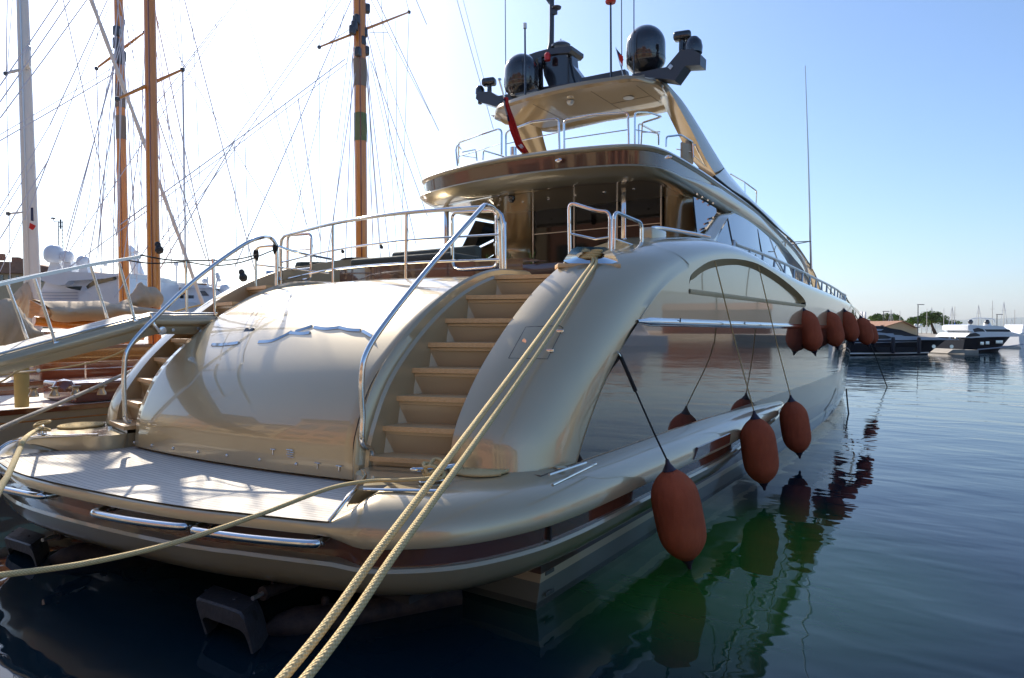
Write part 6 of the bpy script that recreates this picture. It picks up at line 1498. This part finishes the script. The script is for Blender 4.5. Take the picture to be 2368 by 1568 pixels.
# house with gable
HT_ = thing('gabled_house', D_(*Z7(1050, 600), 95), 'beige gabled house with terracotta roof between the two pines', 'house')
far_prism([Z7(*p) for p in ((880, 500), (1085, 436), (1240, 510), (1240, 620), (880, 620))], 95, 14, M['stucco'], 'wall', HT_)
mb = MB(); a, b, c = D_(*Z7(840, 470), 96), D_(*Z7(1095, 432), 94), D_(*Z7(1245, 508), 94); d0 = D_(*Z7(805, 455), 112)
mb.prism([D_(*Z7(1095, 430), 94.4), D_(*Z7(1248, 506), 94.4), D_(*Z7(1248, 512), 94.4), D_(*Z7(1095, 437), 94.4)], FW * 16); mb.build('roof_right', M['tile'], HT_)
mb = MB(); mb.prism([D_(*Z7(1095, 430), 94.4), D_(*Z7(865, 500), 94.4), D_(*Z7(865, 508), 94.4), D_(*Z7(1095, 437), 94.4)], FW * 16); mb.prism([D_(*Z7(812, 450), 105), D_(*Z7(1090, 432), 105), D_(*Z7(1000, 470), 95.5), D_(*Z7(850, 478), 95.5)], V((0, 0, -.2))); mb.build('roof_left', M['tile'], HT_)
OH = thing('old_roof_house', D_(*Z7(720, 500), 110), 'low brown roofed house with two chimney pipes by the bow', 'house')
far_prism([Z7(*p) for p in ((600, 440), (690, 410), (760, 430), (830, 470), (830, 620), (600, 620))], 110, 8, M['tile'], 'wall', OH)
for a in (658, 692): far_prism([Z7(*p) for p in ((a - 6, 335), (a + 6, 335), (a + 6, 420), (a - 6, 420))], 111, .8, M['dome'], 'chimney_pipe', OH)
# umbrella pines
def pine(cx_, cy_, wpx, hpx, D, trunk, label, n=2600, seed=1):
    rnd = random.Random(seed); c = D_(*Z7(cx_, cy_), D); s_ = .2188 / F * D; rw = wpx / 2 * s_; rh = hpx * s_
    t = thing('umbrella_pine', D_(*Z7(trunk[-1][0], 610), D), label, 'pine tree', 'umbrella pines')
    mb = MB(); tp_ = [D_(*Z7(a, b), D) for a, b in trunk]; mb.tube(cat_rom(tp_, 5), [.42 - .25 * i / (5 * (len(tp_) - 1)) for i in range(5 * (len(tp_) - 1) + 1)][::-1], 10)
    top_ = tp_[0]
    mb.build('trunk', M['bark'], t)
    lobes = []
    for k in range(26):
        a = rnd.random() * 6.28; rr = math.sqrt(rnd.random()); h = rh * (.15 + .55 * (1 - rr ** 2)) * (.7 + .5 * rnd.random())
        lobes.append((c + V((math.cos(a) * rr * rw * .86, math.sin(a) * rr * rw * .86, h - rh * .45 + rh * .12 * rnd.random())), rw * (.16 + .12 * rnd.random()), rh * (.16 + .10 * rnd.random())))
    for k in range(9):
        L_ = lobes[k * 2][0]; mb = MB(); mb.tube([top_, top_.lerp(L_, .5) + V((0, 0, -.2)), L_], [.16, .1, .04], 6); mb.build('limb', M['bark'], t)
    mb = MB()
    for k in range(n):
        L_, rx, rz = lobes[rnd.randrange(26)]; d_ = V((rnd.gauss(0, 1), rnd.gauss(0, 1), rnd.gauss(0, 1))).normalized(); q = rnd.random() ** .4
        p = L_ + V((d_.x * rx * q, d_.y * rx * q, d_.z * rz * q * 1.2)); e = .16 + .16 * rnd.random(); u = V((rnd.gauss(0, 1), rnd.gauss(0, 1), rnd.gauss(0, .5))).normalized(); v = u.cross(V((rnd.random(), rnd.random(), 1))).normalized()
        mb.add([p - u * e, p + v * e * .5, p + u * e, p - v * e * .5], [[0, 1, 2, 3]])
    mb.build('crown', M['leaf'], t, smooth=0, fix=False)
pine(1395, 425, 500, 150, 125, [(1380, 440), (1405, 510), (1445, 600), (1455, 625)], 'broad umbrella pine with leaning trunk right of the gabled house', 4200, 3)
pine(880, 400, 370, 100, 135, [(880, 430), (885, 500), (888, 600)], 'smaller umbrella pine rising behind the roofs by the bow', 2600, 5)
# lamp posts
def lamp(x, y0_, D, globes, label):
    t = thing('lamp_post', D_(*Z7(x, 610), D), label, 'lamp post', 'quay lamp posts'); mb = MB(); mb.rod(D_(*Z7(x, 620), D), D_(*Z7(x, y0_), D), .055); mb.build('pole', M['grey'], t)
    mb = MB(); mb.tube([D_(*Z7(x - 10, y0_ + 2), D), D_(*Z7(x + 40, y0_ + 2), D)], .04, 6); mb.rbox(D_(*Z7(x + 32, y0_ + 2), D), (.7, .3, .09), .03, YAW); mb.build('lamp_head', M['grey'], t)
    for gx, gy in globes:
        far_dome(*Z7(gx, gy), 3.0, D, t, 'dome', 'globe'); mb = MB(); mb.rod(D_(*Z7(gx, gy + 20), D), D_(*Z7(x, gy + 28), D), .05); mb.build('globe_arm', M['grey'], t)
lamp(1245, 258, 88, [(1220, 476), (1271, 476)], 'tall quay lamp post carrying two round globes in front of the broad pine')
lamp(2080, 362, 100, [], 'short quay lamp post behind the black hulled yacht')
lamp(882, 330, 100, [], 'slim pale lamp post in front of the smaller pine')
# marina masts
ms = [(960, 312, 120), (1055, 325, 120), (1285, 335, 130), (1339, 300, 120), (1390, 287, 125), (1518, 300, 115), (1605, 280, 100), (1633, 280, 98), (1885, 262, 110), (2030, 217, 105), (2152, 230, 100), (2178, 412, 140), (2235, 405, 140), (2267, 315, 115), (1575, 520, 130), (2340, 420, 150), (1455, 400, 160), (1180, 470, 150)]
for k, (x, y0_, D) in enumerate(ms):
    t = thing('distant_sailboat', D_(*Z7(x, 620), D), 'moored sailing boat of the far marina showing only a thin bare mast', 'sailing boat', 'sailing boats in the far marina')
    mb = MB(); mb.tube([D_(*Z7(x, 640), D), D_(*Z7(x, y0_), D)], [.06, .04], 6); mb.build('mast', M['alu'], t)
    h = MB(); c = D_(*Z7(x, 640), D); c.z = .45; h.lathe([(0, -.5), (.9, -.4), (1.2, .3), (1.1, .35), (0, .35)], c, 14, M=Matrix.Rotation(YAW + .2 * (k % 3), 3, 'Z') @ Matrix.Diagonal((.9, 3.2, 1))); h.build('hull', M['white'], t)
    mb = MB(); mb.rod(D_(*Z7(x, y0_ + 90), D) - RT_ * .35, D_(*Z7(x, y0_ + 90), D) + RT_ * .35, .025); mb.build('spreader', M['alu'], t)
    if k % 2 == 0:
        mb = MB(); mb.rod(D_(*Z7(x, y0_ + 5), D), D_(*Z7(x - 60, 610), D), .03); mb.rod(D_(*Z7(x, y0_ + 5), D), D_(*Z7(x + 62, 615), D), .03); mb.build('stays', M['wire'], t, split=True)
bf = thing('beach_flag', D_(*Z7(1638, 510), 98), 'narrow blue flag hanging on a mast above the sports sign', 'flag')
mb = MB(); mb.prism([D_(*Z7(*p), 97.8) for p in ((1630, 455), (1640, 450), (1648, 530), (1638, 545), (1632, 530))], FW * .05); mb.build('cloth', M['blue'], bf)
# hills far across the bay
mb = MB(); rows = []; rnd = random.Random(4)
for q, (D, hh) in enumerate(((5200, 0), (5600, .35), (6200, 1), (7000, .0))):
    r = []
    for k in range(90):
        px = 1500 + k * 28; h = max(0, (px - 1990) / 460) ** 1.2 * 62 + 16 * noise.noise(V((k * .16, 1.5, 0))) + 10 * noise.noise(V((k * .5, 3, 0))); r.append(D_(px, 757, D) + V((0, 0, -EYE - 3 + max(2, h) * 2.4 * hh)))
    rows.append(r)
mb.grid(rows); tag(mb.build('hills', M['hills'], smooth=80), kind='structure')

# ================================================================== STARBOARD SIDE OF THE BASIN (outside the frame, reflected in the hull)
for i, (x, y, wd, h, mt) in enumerate([(44, 160, 24, 5.5, 'stucco2'), (68, 146, 20, 7, 'stucco'), (90, 130, 24, 6, 'stucco2'), (108, 108, 20, 7.5, 'stucco'), (118, 80, 24, 6.5, 'stucco2')]):
    a = math.atan2(-x, y); t = thing('basin_house', (x, y, 0), ('rose' if mt == 'stucco2' else 'ochre') + ' house on the starboard quay outside the picture, ' + ['nearest the far marina', 'second', 'third', 'fourth', 'nearest the photographer'][i], 'house', 'houses on the starboard quay')
    Rm = Matrix.Rotation(a, 3, 'Z'); mb = MB(); mb.box((x, y, .9 + h / 2), (wd, 8, h), M=Rm); mb.build('wall', M[mt], t)
    mb = MB(); mb.prism([V((x, y, 0)) + Rm @ V(p) for p in ((-wd / 2 - .3, -4.5, h + .92), (-wd / 2 - .3, 4.5, h + .92), (-wd / 2 - .3, 0, h + 2.6))], Rm @ V((wd + .6, 0, 0))); mb.build('roof', M['tile'], t)
for i, (x, y, L_) in enumerate([(34, 84, 14), (50, 76, 15), (66, 58, 13)]):
    a = math.atan2(-x, y); t = thing('basin_boat', (x, y, 0), 'white motorboat moored on the starboard quay outside the picture, ' + ['farthest', 'middle', 'nearest'][i], 'boat', 'boats on the starboard quay')
    Rm = Matrix.Rotation(a, 3, 'Z'); mb = MB(); mb.prism([V((x, y, 0)) + Rm @ V(p) for p in ((-L_ / 2, -2, -.3), (L_ / 2 - 1.5, -2, -.3), (L_ / 2, -2, 1.5), (-L_ / 2, -2, 1.3))], Rm @ V((0, 4, 0))); mb.build('hull', M['white'], t)
    mb = MB(); mb.prism([V((x, y, 0)) + Rm @ V(p) for p in ((-L_ / 3, -1.5, 1.3), (L_ / 4, -1.5, 1.3), (L_ / 8, -1.5, 3), (-L_ / 4, -1.5, 3.1))], Rm @ V((0, 3, 0))); mb.build('cabin', M['white'], t)
mb = MB()
for k in range(4): pass
mb.prism([V((36, 150, -.3)), V((110, 60, -.3)), V((260, 120, -.3)), V((100, 300, -.3))], (0, 0, 1.2)); tag(mb.build('basin_quay', M['stone']), kind='structure')

# ================================================================== AIR
hz = bpy.data.materials.new('haze_air'); hz.use_nodes = True; t_ = hz.node_tree; t_.nodes.clear()
ou = t_.nodes.new('ShaderNodeOutputMaterial'); pv = t_.nodes.new('ShaderNodeVolumePrincipled'); pv.inputs['Color'].default_value = (.86, .92, 1, 1)
pv.inputs['Density'].default_value = 9e-5; pv.inputs['Anisotropy'].default_value = .3; t_.links.new(pv.outputs[0], ou.inputs['Volume'])
mb = MB(); mb.box((0, 0, 119), (15000, 15000, 240)); tag(mb.build('haze', hz, smooth=0, fix=False), kind='stuff')
